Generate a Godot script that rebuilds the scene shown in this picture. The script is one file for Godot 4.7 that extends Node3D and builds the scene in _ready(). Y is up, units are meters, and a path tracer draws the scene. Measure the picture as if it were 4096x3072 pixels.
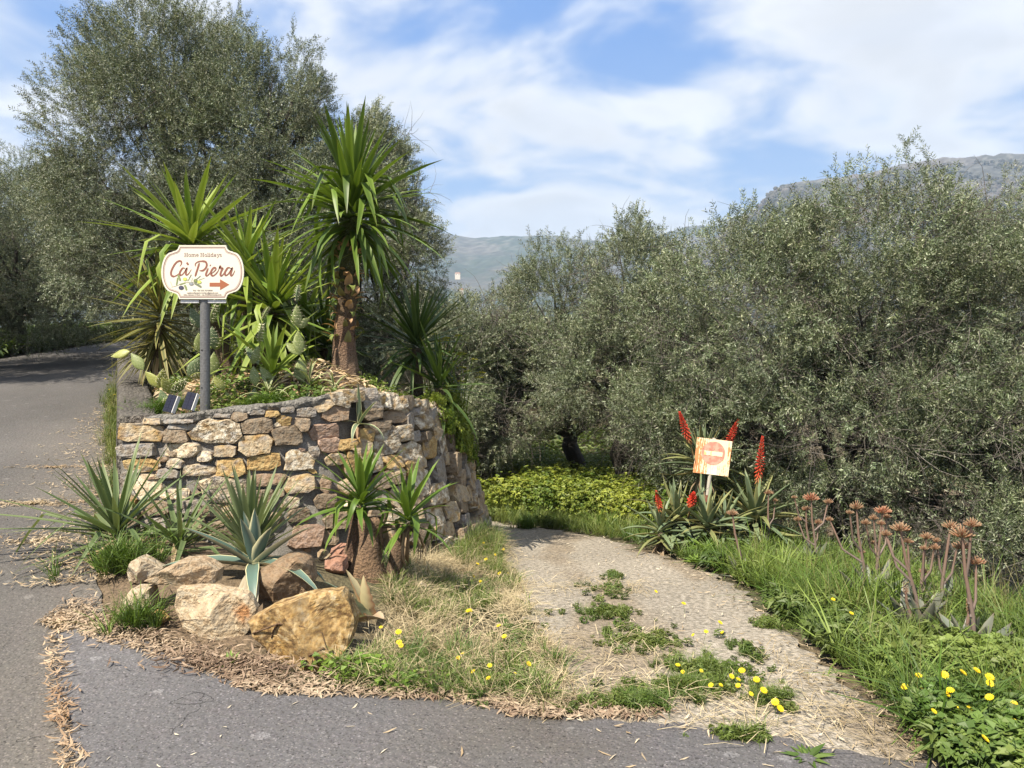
extends Node3D

var rng := RandomNumberGenerator.new()
var used := {}
var M := {}
var cache := {}
var fbm := FastNoiseLite.new()
var fine := FastNoiseLite.new()
const UP := Vector3.UP


# ---------------------------------------------------------------- mesh helper
class Mb:
	var v := PackedVector3Array()
	var c := PackedColorArray()
	var uv := PackedVector2Array()
	var ix := PackedInt32Array()

	func p(at: Vector3, col := Color.WHITE, t := Vector2.ZERO) -> int:
		v.push_back(at)
		c.push_back(col)
		uv.push_back(t)
		return v.size() - 1

	func t(a: int, b: int, d: int) -> void:
		ix.push_back(a)
		ix.push_back(b)
		ix.push_back(d)

	func q(a: int, b: int, d: int, e: int) -> void:
		t(a, b, d)
		t(a, d, e)

	func tube(path: Array, radii: Array, sides: int, cols: Array, lump := 0.0) -> void:
		var n := path.size()
		var u := Vector3.ZERO
		var first := v.size()
		for k in n:
			var a: Vector3 = path[maxi(k - 1, 0)]
			var b: Vector3 = path[mini(k + 1, n - 1)]
			var along: Vector3 = (b - a).normalized()
			if u == Vector3.ZERO:
				u = along.cross(Vector3.RIGHT if absf(along.x) < 0.8 else Vector3.FORWARD)
			u = (u - along * u.dot(along)).normalized()
			var w: Vector3 = along.cross(u)
			var r: float = radii[k] if k < radii.size() else radii[-1]
			var col: Color = cols[k] if k < cols.size() else cols[-1]
			for i in sides:
				var ang := TAU * i / sides
				var rr := r * (1.0 + lump * sin(float(k * 7 + i * 13) * 1.7 + float(i * i)))
				p(path[k] + (u * cos(ang) + w * sin(ang)) * rr, col * (1.0 + lump * 0.6 * sin(float(k * 5 + i * 11))), Vector2(float(i) / sides, float(k)))
		for k in n - 1:
			for i in sides:
				var a := first + k * sides + i
				var b := first + k * sides + (i + 1) % sides
				q(a, a + sides, b + sides, b)
		for i in range(1, sides - 1):
			t(first, first + i, first + i + 1)
			var l := first + (n - 1) * sides
			t(l, l + i + 1, l + i)

	func box(a: Vector3, b: Vector3, col := Color.WHITE) -> void:
		var m := []
		for k in 8:
			m.append(Vector3(b.x if k & 1 else a.x, b.y if k & 2 else a.y, b.z if k & 4 else a.z))
		for f in [[0, 2, 3, 1], [4, 5, 7, 6], [0, 1, 5, 4], [2, 6, 7, 3], [0, 4, 6, 2], [1, 3, 7, 5]]:
			var i := []
			var at := [Vector2(0, 1), Vector2(0, 0), Vector2(1, 0), Vector2(1, 1)]
			if f[0] == 4:
				at = [Vector2(0, 1), Vector2(1, 1), Vector2(1, 0), Vector2(0, 0)]
			for k in 4:
				i.append(p(m[f[k]], col, at[k]))
			q(i[0], i[3], i[2], i[1])

	func add(o: Mb, x: Transform3D, tint := Color.WHITE) -> void:
		var first := v.size()
		for k in o.v.size():
			p(x * o.v[k], o.c[k] * tint, o.uv[k])
		for k in o.ix:
			ix.push_back(first + k)

	func mesh(smooth := true) -> ArrayMesh:
		var nv := v
		var nc := c
		var nu := uv
		var ni := ix
		if not smooth:
			nv = PackedVector3Array()
			nc = PackedColorArray()
			nu = PackedVector2Array()
			ni = PackedInt32Array()
			for k in ix.size():
				nv.push_back(v[ix[k]])
				nc.push_back(c[ix[k]])
				nu.push_back(uv[ix[k]])
				ni.push_back(k)
		var n := PackedVector3Array()
		n.resize(nv.size())
		for k in range(0, ni.size(), 3):
			var a := ni[k]
			var b := ni[k + 1]
			var d := ni[k + 2]
			var f := (nv[d] - nv[a]).cross(nv[b] - nv[a])
			n[a] += f
			n[b] += f
			n[d] += f
		for k in n.size():
			n[k] = n[k].normalized() if n[k].length_squared() > 0.0 else Vector3.UP
		var arr := []
		arr.resize(Mesh.ARRAY_MAX)
		arr[Mesh.ARRAY_VERTEX] = nv
		arr[Mesh.ARRAY_NORMAL] = n
		arr[Mesh.ARRAY_COLOR] = nc
		arr[Mesh.ARRAY_TEX_UV] = nu
		arr[Mesh.ARRAY_INDEX] = ni
		var m := ArrayMesh.new()
		m.add_surface_from_arrays(Mesh.PRIMITIVE_TRIANGLES, arr)
		return m


# ---------------------------------------------------------------- scene helpers
func numbered(called: String) -> String:
	var n: int = used.get(called, 0)
	used[called] = n + 1
	return called if n == 0 else "%s_%03d" % [called, n]


func tag(o: Node, label: String, category := "", group := "", kind := "") -> Node:
	if label:
		o.set_meta("label", label)
	if category:
		o.set_meta("category", category)
	if group:
		o.set_meta("group", group)
	if kind:
		o.set_meta("kind", kind)
	return o


func thing(called: String, label: String, category: String, at := Vector3.ZERO, turn := 0.0, group := "") -> Node3D:
	var o := Node3D.new()
	o.name = numbered(called)
	add_child(o)
	o.position = at
	o.rotation.y = turn
	tag(o, label, category, group)
	return o


func obj(called: String, m: Mesh, material: Material, parent: Node3D = null, x := Transform3D()) -> MeshInstance3D:
	var o := MeshInstance3D.new()
	o.mesh = m
	o.material_override = material
	o.transform = x
	if parent:
		o.name = called
		parent.add_child(o, true)
	else:
		o.name = numbered(called)
		add_child(o)
	return o


func many(called: String, m: Mesh, material: Material, xs: Array, cols: PackedColorArray, parent: Node3D = null) -> MultiMeshInstance3D:
	var mm := MultiMesh.new()
	mm.transform_format = MultiMesh.TRANSFORM_3D
	mm.use_colors = true
	mm.mesh = m
	mm.instance_count = xs.size()
	for k in xs.size():
		mm.set_instance_transform(k, xs[k])
		mm.set_instance_color(k, cols[k])
	var o := MultiMeshInstance3D.new()
	o.multimesh = mm
	o.material_override = material
	o.set_meta("kind", "stuff")
	if parent:
		o.name = called
		parent.add_child(o, true)
	else:
		o.name = numbered(called)
		add_child(o)
	return o


func rf(a: float, b: float) -> float:
	return rng.randf_range(a, b)


func rcol(a: Color, b: Color, dim := 0.12) -> Color:
	return a.lerp(b, rng.randf()) * rf(1.0 - dim, 1.0 + dim)


func sst(a: float, b: float, t: float) -> float:
	t = clampf((t - a) / (b - a), 0.0, 1.0)
	return t * t * (3.0 - 2.0 * t)


func pos(x: float, y: float, d: float) -> Vector3:
	return Vector3(x, y, -d)


func aim(dir: Vector3, roll: float) -> Basis:      # +Y along dir
	var y := dir.normalized()
	var x := y.cross(Vector3(0.31, 0.2, 0.93)).normalized()
	return Basis(x, y, x.cross(y)) * Basis(Vector3.UP, roll)


# ---------------------------------------------------------------- the lie of the land
func ramp(r: float) -> float:
	return 0.0 if r < -1.0 else ((r + 1.0) * (r + 1.0) / 4.0 if r < 1.0 else r)


func hgt(x: float, d: float) -> float:
	var road := 0.1 * ramp(minf(d, 24.0) - 3.5)
	var drive := -0.115 * ramp(minf(d, 10.2) - 3.5) - 0.18 * sst(10.0, 15.0, d)
	var xl := -0.523 * maxf(d, 0.0) + 0.05 if d < 17.0 else -8.84 + (d - 17.0) * 1.5
	var t := sst(xl, xl + 2.3, x)
	var h := road * (1.0 - t) + drive * t
	h += 0.2 * exp(-pow((x + 1.75) / 0.95, 2) - pow((d - 4.9) / 0.5, 2))
	h += 0.24 * exp(-pow((x + 1.0) / 0.6, 2) - pow((d - 5.8) / 0.9, 2))
	h += 0.2 * exp(-pow((x + 0.42) / 0.35, 2) - pow((d - 7.3) / 0.8, 2))
	var s := sst(3.0, 5.6, x) * sst(2.0, 5.0, d)
	h = h * (1.0 - s) - 1.75 * s
	var far := Vector2(x, d).length()
	return h - 55.0 * sst(38.0, 420.0, far)


func ground(x: float, d: float, up := 0.0) -> Vector3:
	return Vector3(x, hgt(x, d) + up, -d)


func along(l: Array, t: float) -> Vector2:
	var f := t * (l.size() - 1)
	var k := clampi(int(f), 0, l.size() - 2)
	var p0: Vector2 = l[maxi(k - 1, 0)]
	var p1: Vector2 = l[k]
	var p2: Vector2 = l[k + 1]
	var p3: Vector2 = l[mini(k + 2, l.size() - 1)]
	return p1.cubic_interpolate(p2, p0, p3, f - k)


func sheet(called: String, left: Array, right: Array, nu: int, nv: int, up: float, ragged: float, paint: Callable, material: Material) -> void:
	var b := Mb.new()
	for j in nv + 1:
		var l := along(left, float(j) / nv)
		var r := along(right, float(j) / nv)
		for i in nu + 1:
			var s := float(i) / nu
			var at := l.lerp(r, s)
			var edge := pow(absf(s * 2.0 - 1.0), 6.0)
			at += (r - l).normalized() * ragged * edge * fine.get_noise_2d(at.x * 90.0, at.y * 90.0) * 2.0
			var y := hgt(at.x, at.y) + up + 0.006 * fine.get_noise_2d(at.x * 40.0, at.y * 40.0)
			b.p(Vector3(at.x, y - 0.012 * sst(0.9, 1.0, absf(s * 2.0 - 1.0)), -at.y), paint.call(at.x, at.y, s), at)
	for j in nv:
		for i in nu:
			var a := j * (nu + 1) + i
			b.q(a, a + nu + 1, a + nu + 2, a + 1)
	var o := obj(called, b.mesh(), material)
	o.set_meta("kind", "structure")


# ---------------------------------------------------------------- materials
func ramp_of(stops: Array) -> Gradient:
	var g := Gradient.new()
	var off := PackedFloat32Array()
	var col := PackedColorArray()
	for s in stops:
		off.push_back(s[0])
		col.push_back(s[1])
	g.offsets = off
	g.colors = col
	return g


func noise_tex(freq: float, octaves: int, seed_: int, stops: Array, size := 512, kind := FastNoiseLite.TYPE_SIMPLEX_SMOOTH) -> NoiseTexture2D:
	var n := FastNoiseLite.new()
	n.noise_type = kind
	n.frequency = freq
	n.fractal_octaves = octaves
	n.fractal_gain = 0.62
	n.seed = seed_
	var t := NoiseTexture2D.new()
	t.width = size
	t.height = size
	t.seamless = true
	t.noise = n
	t.color_ramp = ramp_of(stops)
	return t


func mat(rough := 0.8, tex: Texture2D = null, scale := 1.0, bump: Texture2D = null, bump_cm := 0.5) -> StandardMaterial3D:
	var m := StandardMaterial3D.new()
	m.vertex_color_use_as_albedo = true
	m.roughness = rough
	m.cull_mode = BaseMaterial3D.CULL_DISABLED
	if tex or bump:
		m.uv1_triplanar = true
		m.uv1_world_triplanar = true
		m.uv1_scale = Vector3.ONE * scale
	if tex:
		m.albedo_texture = tex
	if bump:
		m.heightmap_enabled = true
		m.heightmap_texture = bump
		m.heightmap_scale = bump_cm
	return m


func leaf_mat(rough: float, back: float, spec := 0.5) -> StandardMaterial3D:
	var m := mat(rough)
	m.metallic_specular = spec
	if back > 0.0:
		m.backlight_enabled = true
		m.backlight = Color(back, back, back * 0.55).linear_to_srgb()
	return m


func g(v: float) -> Color:
	return Color(v, v, v)


func asphalt_tex() -> Texture2D:
	var im := Image.create(2048, 2048, false, Image.FORMAT_RGB8)
	im.fill(g(0.70))
	rng.seed = 77
	for k in 190000:
		var v := clampf(0.70 + rng.randfn(0.0, 0.14), 0.3, 1.0)
		im.fill_rect(Rect2i(rng.randi_range(0, 2046), rng.randi_range(0, 2046), rng.randi_range(2, 5), rng.randi_range(2, 5)), Color(v, v * rf(0.97, 1.0), v * rf(0.95, 1.02)))
	for k in 900:
		im.fill_rect(Rect2i(rng.randi_range(0, 2046), rng.randi_range(0, 2046), rng.randi_range(3, 6), rng.randi_range(3, 6)), g(rf(0.92, 1.0)))
	for k in 700:
		im.fill_rect(Rect2i(rng.randi_range(0, 2046), rng.randi_range(0, 2046), rng.randi_range(3, 9), rng.randi_range(2, 5)), g(rf(0.25, 0.45)))
	for k in 9:               # hairline cracks
		var q := Vector2(rf(0, 2048), rf(0, 2048))
		var a := rf(0, TAU)
		for e in rng.randi_range(60, 170):
			a += rng.randfn(0.0, 0.35)
			q += Vector2(cos(a), sin(a)) * 3.5
			im.fill_rect(Rect2i(posmod(int(q.x), 2044), posmod(int(q.y), 2044), rng.randi_range(2, 4), rng.randi_range(2, 4)), g(rf(0.2, 0.38)))
	for k in 46:              # pale lichen spots
		var c := Vector2i(rng.randi_range(60, 1980), rng.randi_range(60, 1980))
		var r := rf(6.0, 20.0)
		for e in int(r * 5.0):
			var a := rf(0, TAU)
			var q := r * sqrt(rng.randf())
			im.fill_rect(Rect2i(c.x + int(cos(a) * q * 1.3), c.y + int(sin(a) * q), rng.randi_range(2, 6), rng.randi_range(2, 5)), g(rf(0.85, 1.0)))
	return ImageTexture.create_from_image(im)


func make_materials() -> void:
	var rough_noise := noise_tex(0.03, 5, 3, [[0.0, g(0.0)], [1.0, g(1.0)]])
	var grit := noise_tex(0.16, 3, 5, [[0.0, g(0.0)], [1.0, g(1.0)]])
	var asp := asphalt_tex()
	M.asphalt = mat(0.85, asp, 1.0 / 3.3, grit, 0.8)
	M.concrete = mat(0.9, noise_tex(0.05, 5, 8, [[0.0, g(0.5)], [0.45, Color(0.80, 0.78, 0.74)], [0.6, Color(0.9, 0.88, 0.85)], [1.0, g(1.0)]]), 1.0 / 1.3, grit, 1.2)
	M.soil = mat(0.95, noise_tex(0.06, 5, 9, [[0.0, g(0.45)], [0.5, g(0.8)], [1.0, g(1.0)]]), 1.0, rough_noise, 2.0)
	M.stone = mat(0.85, noise_tex(0.022, 5, 12, [[0.0, Color(0.55, 0.5, 0.45)], [0.42, Color(0.85, 0.8, 0.74)], [0.55, Color(0.95, 0.93, 0.9)], [0.7, Color(0.8, 0.8, 0.8)], [1.0, g(1.0)]]), 1.6, rough_noise, 1.2)
	M.lichen_stone = mat(0.9, noise_tex(0.02, 5, 15, [[0.0, Color(0.5, 0.45, 0.4)], [0.42, Color(0.74, 0.68, 0.6)], [0.53, Color(0.82, 0.8, 0.76)], [0.57, g(1.0)], [1.0, Color(1.0, 1.0, 0.98)]]), 1.7, rough_noise, 1.3)
	M.golden_stone = mat(0.9, noise_tex(0.024, 5, 19, [[0.0, Color(0.40, 0.33, 0.27)], [0.36, Color(0.62, 0.54, 0.42)], [0.48, Color(0.86, 0.79, 0.64)], [0.64, Color(0.95, 0.9, 0.78)], [0.70, Color(1.0, 1.0, 0.98)], [1.0, g(1.0)]]), 1.5, rough_noise, 0.7)
	M.mortar = mat(0.95, noise_tex(0.07, 4, 23, [[0.0, g(0.4)], [0.5, g(0.8)], [1.0, g(1.0)]]), 2.2, grit, 2.5)
	M.cap = mat(0.95, noise_tex(0.035, 5, 24, [[0.0, g(0.35)], [0.45, g(0.62)], [0.6, g(0.85)], [1.0, g(1.0)]]), 1.6, rough_noise, 3.0)
	M.leaf = leaf_mat(0.52, 0.5, 0.4)
	M.shiny_leaf = leaf_mat(0.46, 0.5, 0.42)
	M.olive = leaf_mat(0.5, 0.35)
	M.grass = leaf_mat(0.55, 0.6)
	M.succulent = leaf_mat(0.5, 0.12)
	M.dry = leaf_mat(0.8, 0.3)
	M.bark = mat(0.9, noise_tex(0.03, 5, 31, [[0.0, g(0.4)], [0.5, g(0.8)], [1.0, g(1.0)]]), 3.0, rough_noise, 2.0)
	M.plain = mat(0.7)
	M.petal = leaf_mat(0.6, 0.5)
	M.hill = mat(1.0)
	M.metal = mat(0.42, noise_tex(0.02, 3, 41, [[0.0, g(0.75)], [1.0, g(1.0)]]), 4.0)
	M.metal.metallic = 0.35
	M.panel_white = mat(0.5)
	M.print = mat(0.6)
	M.black = mat(0.25)
	M.rust = mat(0.8, noise_tex(0.05, 4, 43, [[0.0, g(0.5)], [0.5, g(0.85)], [1.0, g(1.0)]]), 6.0)


# ---------------------------------------------------------------- leaves
# a strap leaf that starts level along +z and bends down by droop; a kink folds it over at kink_at
func blade(key: String, l: float, w: float, droop: float, kink_at: float, kink: float, fold: float, base: float, cm: Color, ce: Color, segs := 6, edge := 0.0, thick := 0.0, teeth := 0.0) -> ArrayMesh:
	key = "%s %.2f %.3f %.2f %.2f %.2f" % [key, l, w, droop, kink_at, kink]
	if cache.has(key):
		return cache[key]
	var b := Mb.new()
	var at := Vector3.ZERO
	var rows := []
	for k in segs + 1:
		var t := float(k) / segs
		var ang := -droop * pow(t, 1.4) - (kink * sst(kink_at - 0.09, kink_at + 0.09, t) if kink > 0.0 else 0.0)
		var f := Vector3(0, sin(ang), cos(ang))
		var up := Vector3(0, cos(ang), -sin(ang))
		if k > 0:
			at += f * (l / segs)
		var ww := w * 0.5 * lerpf(base, 1.0, sst(0.0, 0.35, t)) * (1.0 - pow(t, 2.6)) + 0.0006
		if teeth > 0.0 and k > 0 and k < segs and k % 2 == 1:
			ww *= 1.0 + teeth
		var hi := fold * ww * (1.0 - 0.5 * t)
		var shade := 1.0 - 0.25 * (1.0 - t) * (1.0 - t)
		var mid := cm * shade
		if t > 0.93:
			mid = mid.lerp(Color(0.12, 0.07, 0.03), 0.7)
		var row := []
		if edge > 0.0:
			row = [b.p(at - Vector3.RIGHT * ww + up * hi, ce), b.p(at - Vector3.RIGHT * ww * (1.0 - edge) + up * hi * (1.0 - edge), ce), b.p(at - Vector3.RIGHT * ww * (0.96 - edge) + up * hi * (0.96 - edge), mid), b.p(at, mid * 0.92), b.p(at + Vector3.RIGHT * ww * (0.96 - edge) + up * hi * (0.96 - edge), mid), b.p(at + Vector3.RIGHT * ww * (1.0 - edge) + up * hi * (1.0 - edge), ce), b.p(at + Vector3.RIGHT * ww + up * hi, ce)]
		else:
			row = [b.p(at - Vector3.RIGHT * ww + up * hi, ce), b.p(at, mid), b.p(at + Vector3.RIGHT * ww + up * hi, ce)]
		if thick > 0.0:
			var th := thick * (1.0 - pow(t, 1.6)) + 0.0008
			row.append(b.p(at + Vector3.RIGHT * ww * 0.55 - up * th, cm * 0.85))
			row.append(b.p(at - Vector3.RIGHT * ww * 0.55 - up * th, cm * 0.85))
		rows.append(row)
	for k in segs:
		var n: int = rows[k].size()
		for i in (n if thick > 0.0 else n - 1):
			var j := (i + 1) % n
			b.q(rows[k][i], rows[k + 1][i], rows[k + 1][j], rows[k][j])
	cache[key] = b.mesh()
	return cache[key]


# leaves round one growing point; kinds: rows of [length, width, droop, kink_at, kink]
func rosette(o: Node3D, at: Vector3, n: int, kinds: Array, high: float, low: float, key: String, cols: Array, m: Material, how: Dictionary = {}) -> void:
	var turn0 := rf(0.0, TAU)
	var lean: Basis = how.get("lean", Basis())
	var size: float = how.get("size", 1.0)
	for k in n:
		var t := (k + 0.5) / n
		var pitch := lerpf(high, low, pow(t, how.get("spread", 0.9))) + rf(-0.13, 0.13)
		var which := clampi(int(t * kinds.size() + rf(-0.6, 0.6)), 0, kinds.size() - 1)
		var s: Array = kinds[which]
		var col: Array = cols[k % cols.size()]
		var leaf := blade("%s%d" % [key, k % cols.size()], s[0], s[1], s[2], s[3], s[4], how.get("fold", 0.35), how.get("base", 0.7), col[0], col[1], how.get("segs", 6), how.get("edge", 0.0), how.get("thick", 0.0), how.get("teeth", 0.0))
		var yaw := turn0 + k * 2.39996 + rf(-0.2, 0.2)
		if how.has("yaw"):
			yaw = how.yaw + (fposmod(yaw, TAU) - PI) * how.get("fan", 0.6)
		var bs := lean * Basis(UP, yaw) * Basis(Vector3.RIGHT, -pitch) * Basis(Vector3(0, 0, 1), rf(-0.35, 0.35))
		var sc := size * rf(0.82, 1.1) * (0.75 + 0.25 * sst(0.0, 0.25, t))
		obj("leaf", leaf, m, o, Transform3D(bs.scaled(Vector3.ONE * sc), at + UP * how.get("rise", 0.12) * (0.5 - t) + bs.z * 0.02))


# ---------------------------------------------------------------- small meshes for ground cover
func twig_mesh(n: int, length: float, leaf_l: float, leaf_w: float, top: Color, under: Color, stem: Color, seed_: int) -> ArrayMesh:
	rng.seed = seed_
	var b := Mb.new()
	var bend := Vector3(rf(-0.25, 0.25), 0, rf(-0.25, 0.25))
	var last := Vector3.ZERO
	for k in 5:
		var t := (k + 1) / 5.0
		var at := UP * length * t + bend * length * t * t
		var w := 0.0022 * (1.2 - t)
		var i := b.p(last + Vector3(w, 0, 0), stem)
		b.p(last - Vector3(w, 0, 0), stem)
		b.p(at, stem)
		b.t(i, i + 1, i + 2)
		last = at
	for k in n:
		var t := pow((k + 1.0) / n, 0.8)
		var at := UP * length * t + bend * length * t * t
		var yaw := (k % 2) * PI + (k / 2) * 1.45 + rf(-0.4, 0.4)
		var out := Vector3(cos(yaw), rf(0.35, 1.3), sin(yaw)).normalized()
		var side := out.cross(Vector3(rf(-1, 1), rf(-1, 1), rf(-1, 1))).normalized()
		var l := leaf_l * rf(0.7, 1.15)
		var w := leaf_w * rf(0.8, 1.2) * 0.5
		var col := under * rf(0.8, 1.15) if rng.randf() < 0.38 else top * rf(0.75, 1.3)
		var droop := out.cross(side) * l * rf(-0.12, 0.12)
		var i := b.p(at, col * 0.8)
		b.p(at + out * l * 0.5 + side * w, col)
		b.p(at + out * l + droop, col)
		b.p(at + out * l * 0.5 - side * w, col)
		b.q(i, i + 1, i + 2, i + 3)
	return b.mesh(false)


func branchlet_mesh(seed_: int) -> ArrayMesh:
	rng.seed = seed_
	var b := Mb.new()
	for k in 9:
		var at := Vector3(rf(-0.1, 0.1), rf(0.0, 0.35), rf(-0.1, 0.1))
		var dir := Vector3(rf(-0.8, 0.8), rf(0.2, 1.0), rf(-0.8, 0.8)).normalized()
		var path := [at]
		for s in 4:
			dir = (dir + Vector3(rf(-0.35, 0.35), rf(-0.4, 0.25), rf(-0.35, 0.35))).normalized()
			at += dir * rf(0.08, 0.17)
			path.append(at)
		b.tube(path, [0.004, 0.0034, 0.0027, 0.002, 0.001], 3, [g(1.0), g(0.9), g(0.85), g(0.9), g(0.8)])
	return b.mesh()


func tuft_mesh(n: int, h: float, w: float, spread: float, seed_: int, dry := 0.1) -> ArrayMesh:
	rng.seed = seed_
	var b := Mb.new()
	for k in n:
		var yaw := rf(0, TAU)
		var out := Vector3(cos(yaw), 0, sin(yaw))
		var side := Vector3(-sin(yaw), 0, cos(yaw))
		var hh := h * rf(0.45, 1.1)
		var lean := spread * rf(0.2, 1.2)
		var at := out * rf(0, 0.03) + side * rf(-0.03, 0.03)
		var col := Color(1, 1, 1) * rf(0.7, 1.15)
		if rng.randf() < dry:
			col = Color(3.2, 1.9, 2.4)
		var i := -1
		for s in 4:
			var t := s / 3.0
			var c := at + UP * hh * (t - 0.35 * lean * t * t) + out * hh * lean * t * t
			var ww := w * rf(0.8, 1.2) * (1.0 - 0.75 * t * t) * 0.5
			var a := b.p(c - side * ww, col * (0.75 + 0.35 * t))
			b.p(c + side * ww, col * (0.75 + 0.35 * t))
			if s:
				b.q(i, a, a + 1, i + 1)
			i = a
	return b.mesh()


func sprig_mesh(n: int, h: float, leaf: float, seed_: int, wide := 0.75, lobes := false) -> ArrayMesh:
	rng.seed = seed_
	var b := Mb.new()
	for k in n:
		var yaw := k * 2.4 + rf(-0.4, 0.4)
		var out := Vector3(cos(yaw), 0, sin(yaw))
		var hh := h * rf(0.3, 1.0)
		var at := out * rf(0.25, 0.7) * h * 0.7 + UP * hh
		var i0 := b.p(Vector3.ZERO, Color(0.8, 0.8, 0.7))
		b.p(Vector3(0.003, 0, 0.003), Color(0.8, 0.8, 0.7))
		b.p(at, Color(0.8, 0.8, 0.7))
		b.t(i0, i0 + 1, i0 + 2)
		for f in (3 if lobes else 1):
			var dir := (out.rotated(UP, (f - 1) * 0.9 if lobes else 0.0) + UP * rf(-0.3, 0.5)).normalized()
			var side := dir.cross(UP + Vector3(rf(-0.4, 0.4), 0, rf(-0.4, 0.4))).normalized()
			var l := leaf * rf(0.7, 1.2)
			var w := l * wide * 0.5
			var col := g(rf(0.7, 1.25))
			var i := b.p(at, col * 0.9)
			var lift := side.cross(dir) * l * 0.13
			b.p(at + dir * l * 0.35 + side * w + lift, col * 1.05)
			b.p(at + dir * l - UP * l * 0.2, col * 1.05)
			b.p(at + dir * l * 0.35 - side * w + lift, col * 0.95)
			b.q(i, i + 1, i + 2, i + 3)
	return b.mesh(false)


func reed_mesh(seed_: int) -> ArrayMesh:
	rng.seed = seed_
	var b := Mb.new()
	for k in 4:
		var at := Vector3(rf(-0.1, 0.1), rf(0.002, 0.02), rf(-0.1, 0.1))
		var dir := Vector3(rf(-1, 1), rf(-0.02, 0.08), rf(-1, 1)).normalized()
		var side := Vector3(-dir.z, 0, dir.x) * 0.0013
		var col := g(rf(0.75, 1.2))
		var i := -1
		for s in 3:
			var c := at + dir * 0.07 * s + Vector3(0, 0.01, 0) * (1 - absi(s - 1)) + side * rf(-4, 4)
			var a := b.p(c - side, col)
			b.p(c + side, col)
			if s:
				b.q(i, a, a + 1, i + 1)
			i = a
	return b.mesh()


func litter_mesh(seed_: int) -> ArrayMesh:
	rng.seed = seed_
	var b := Mb.new()
	var i := -1
	var curl := rf(-0.6, 0.9)
	for s in 4:
		var t := s / 3.0
		var w: float = [0.1, 1.0, 0.8, 0.05][s] * 0.0055
		var c := Vector3((t - 0.5) * 0.075, 0.004 + curl * 0.02 * (t - 0.5) * (t - 0.5) * 4.0, rf(-0.004, 0.004))
		var col := g(rf(0.8, 1.1))
		var a := b.p(c - Vector3(0, 0, w) + UP * 0.002, col)
		b.p(c + Vector3(0, 0, w), col)
		if s:
			b.q(i, a, a + 1, i + 1)
		i = a
	return b.mesh()


# ---------------------------------------------------------------- scattering
func in_strip(left: Array, right: Array, n: int, bias := 1.0) -> Array:
	var out := []
	for k in n:
		var t := rng.randf()
		var s := pow(rng.randf(), bias)
		out.append(along(left, t).lerp(along(right, t), s))
	return out


func in_blob(x: float, d: float, rx: float, rd: float, n: int) -> Array:
	var out := []
	for k in n:
		var a := rf(0, TAU)
		var r := minf(absf(rng.randfn(0.0, 0.62)), 1.5)
		r *= 0.75 + 0.5 * fine.get_noise_2d(cos(a) * 60.0 + x * 300.0, sin(a) * 60.0)
		out.append(Vector2(x + cos(a) * rx * r, d + sin(a) * rd * r))
	return out


func clumped(pts: Array, freq: float, above: float, seed_: float) -> Array:
	return pts.filter(func(q): return fbm.get_noise_3d(q.x * freq, q.y * freq, seed_) > above)


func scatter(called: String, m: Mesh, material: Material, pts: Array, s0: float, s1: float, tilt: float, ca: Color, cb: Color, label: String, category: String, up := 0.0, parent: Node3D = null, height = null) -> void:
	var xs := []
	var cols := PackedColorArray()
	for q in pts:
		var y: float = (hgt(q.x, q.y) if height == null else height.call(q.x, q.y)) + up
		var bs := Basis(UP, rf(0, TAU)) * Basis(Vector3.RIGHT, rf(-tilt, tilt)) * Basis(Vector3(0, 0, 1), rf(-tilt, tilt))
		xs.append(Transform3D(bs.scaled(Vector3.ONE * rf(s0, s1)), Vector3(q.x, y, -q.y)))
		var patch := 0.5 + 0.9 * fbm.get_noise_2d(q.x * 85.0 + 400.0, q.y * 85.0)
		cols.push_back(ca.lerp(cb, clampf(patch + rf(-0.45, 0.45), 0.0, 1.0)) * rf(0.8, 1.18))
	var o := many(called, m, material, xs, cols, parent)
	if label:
		tag(o, label, category)


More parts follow.
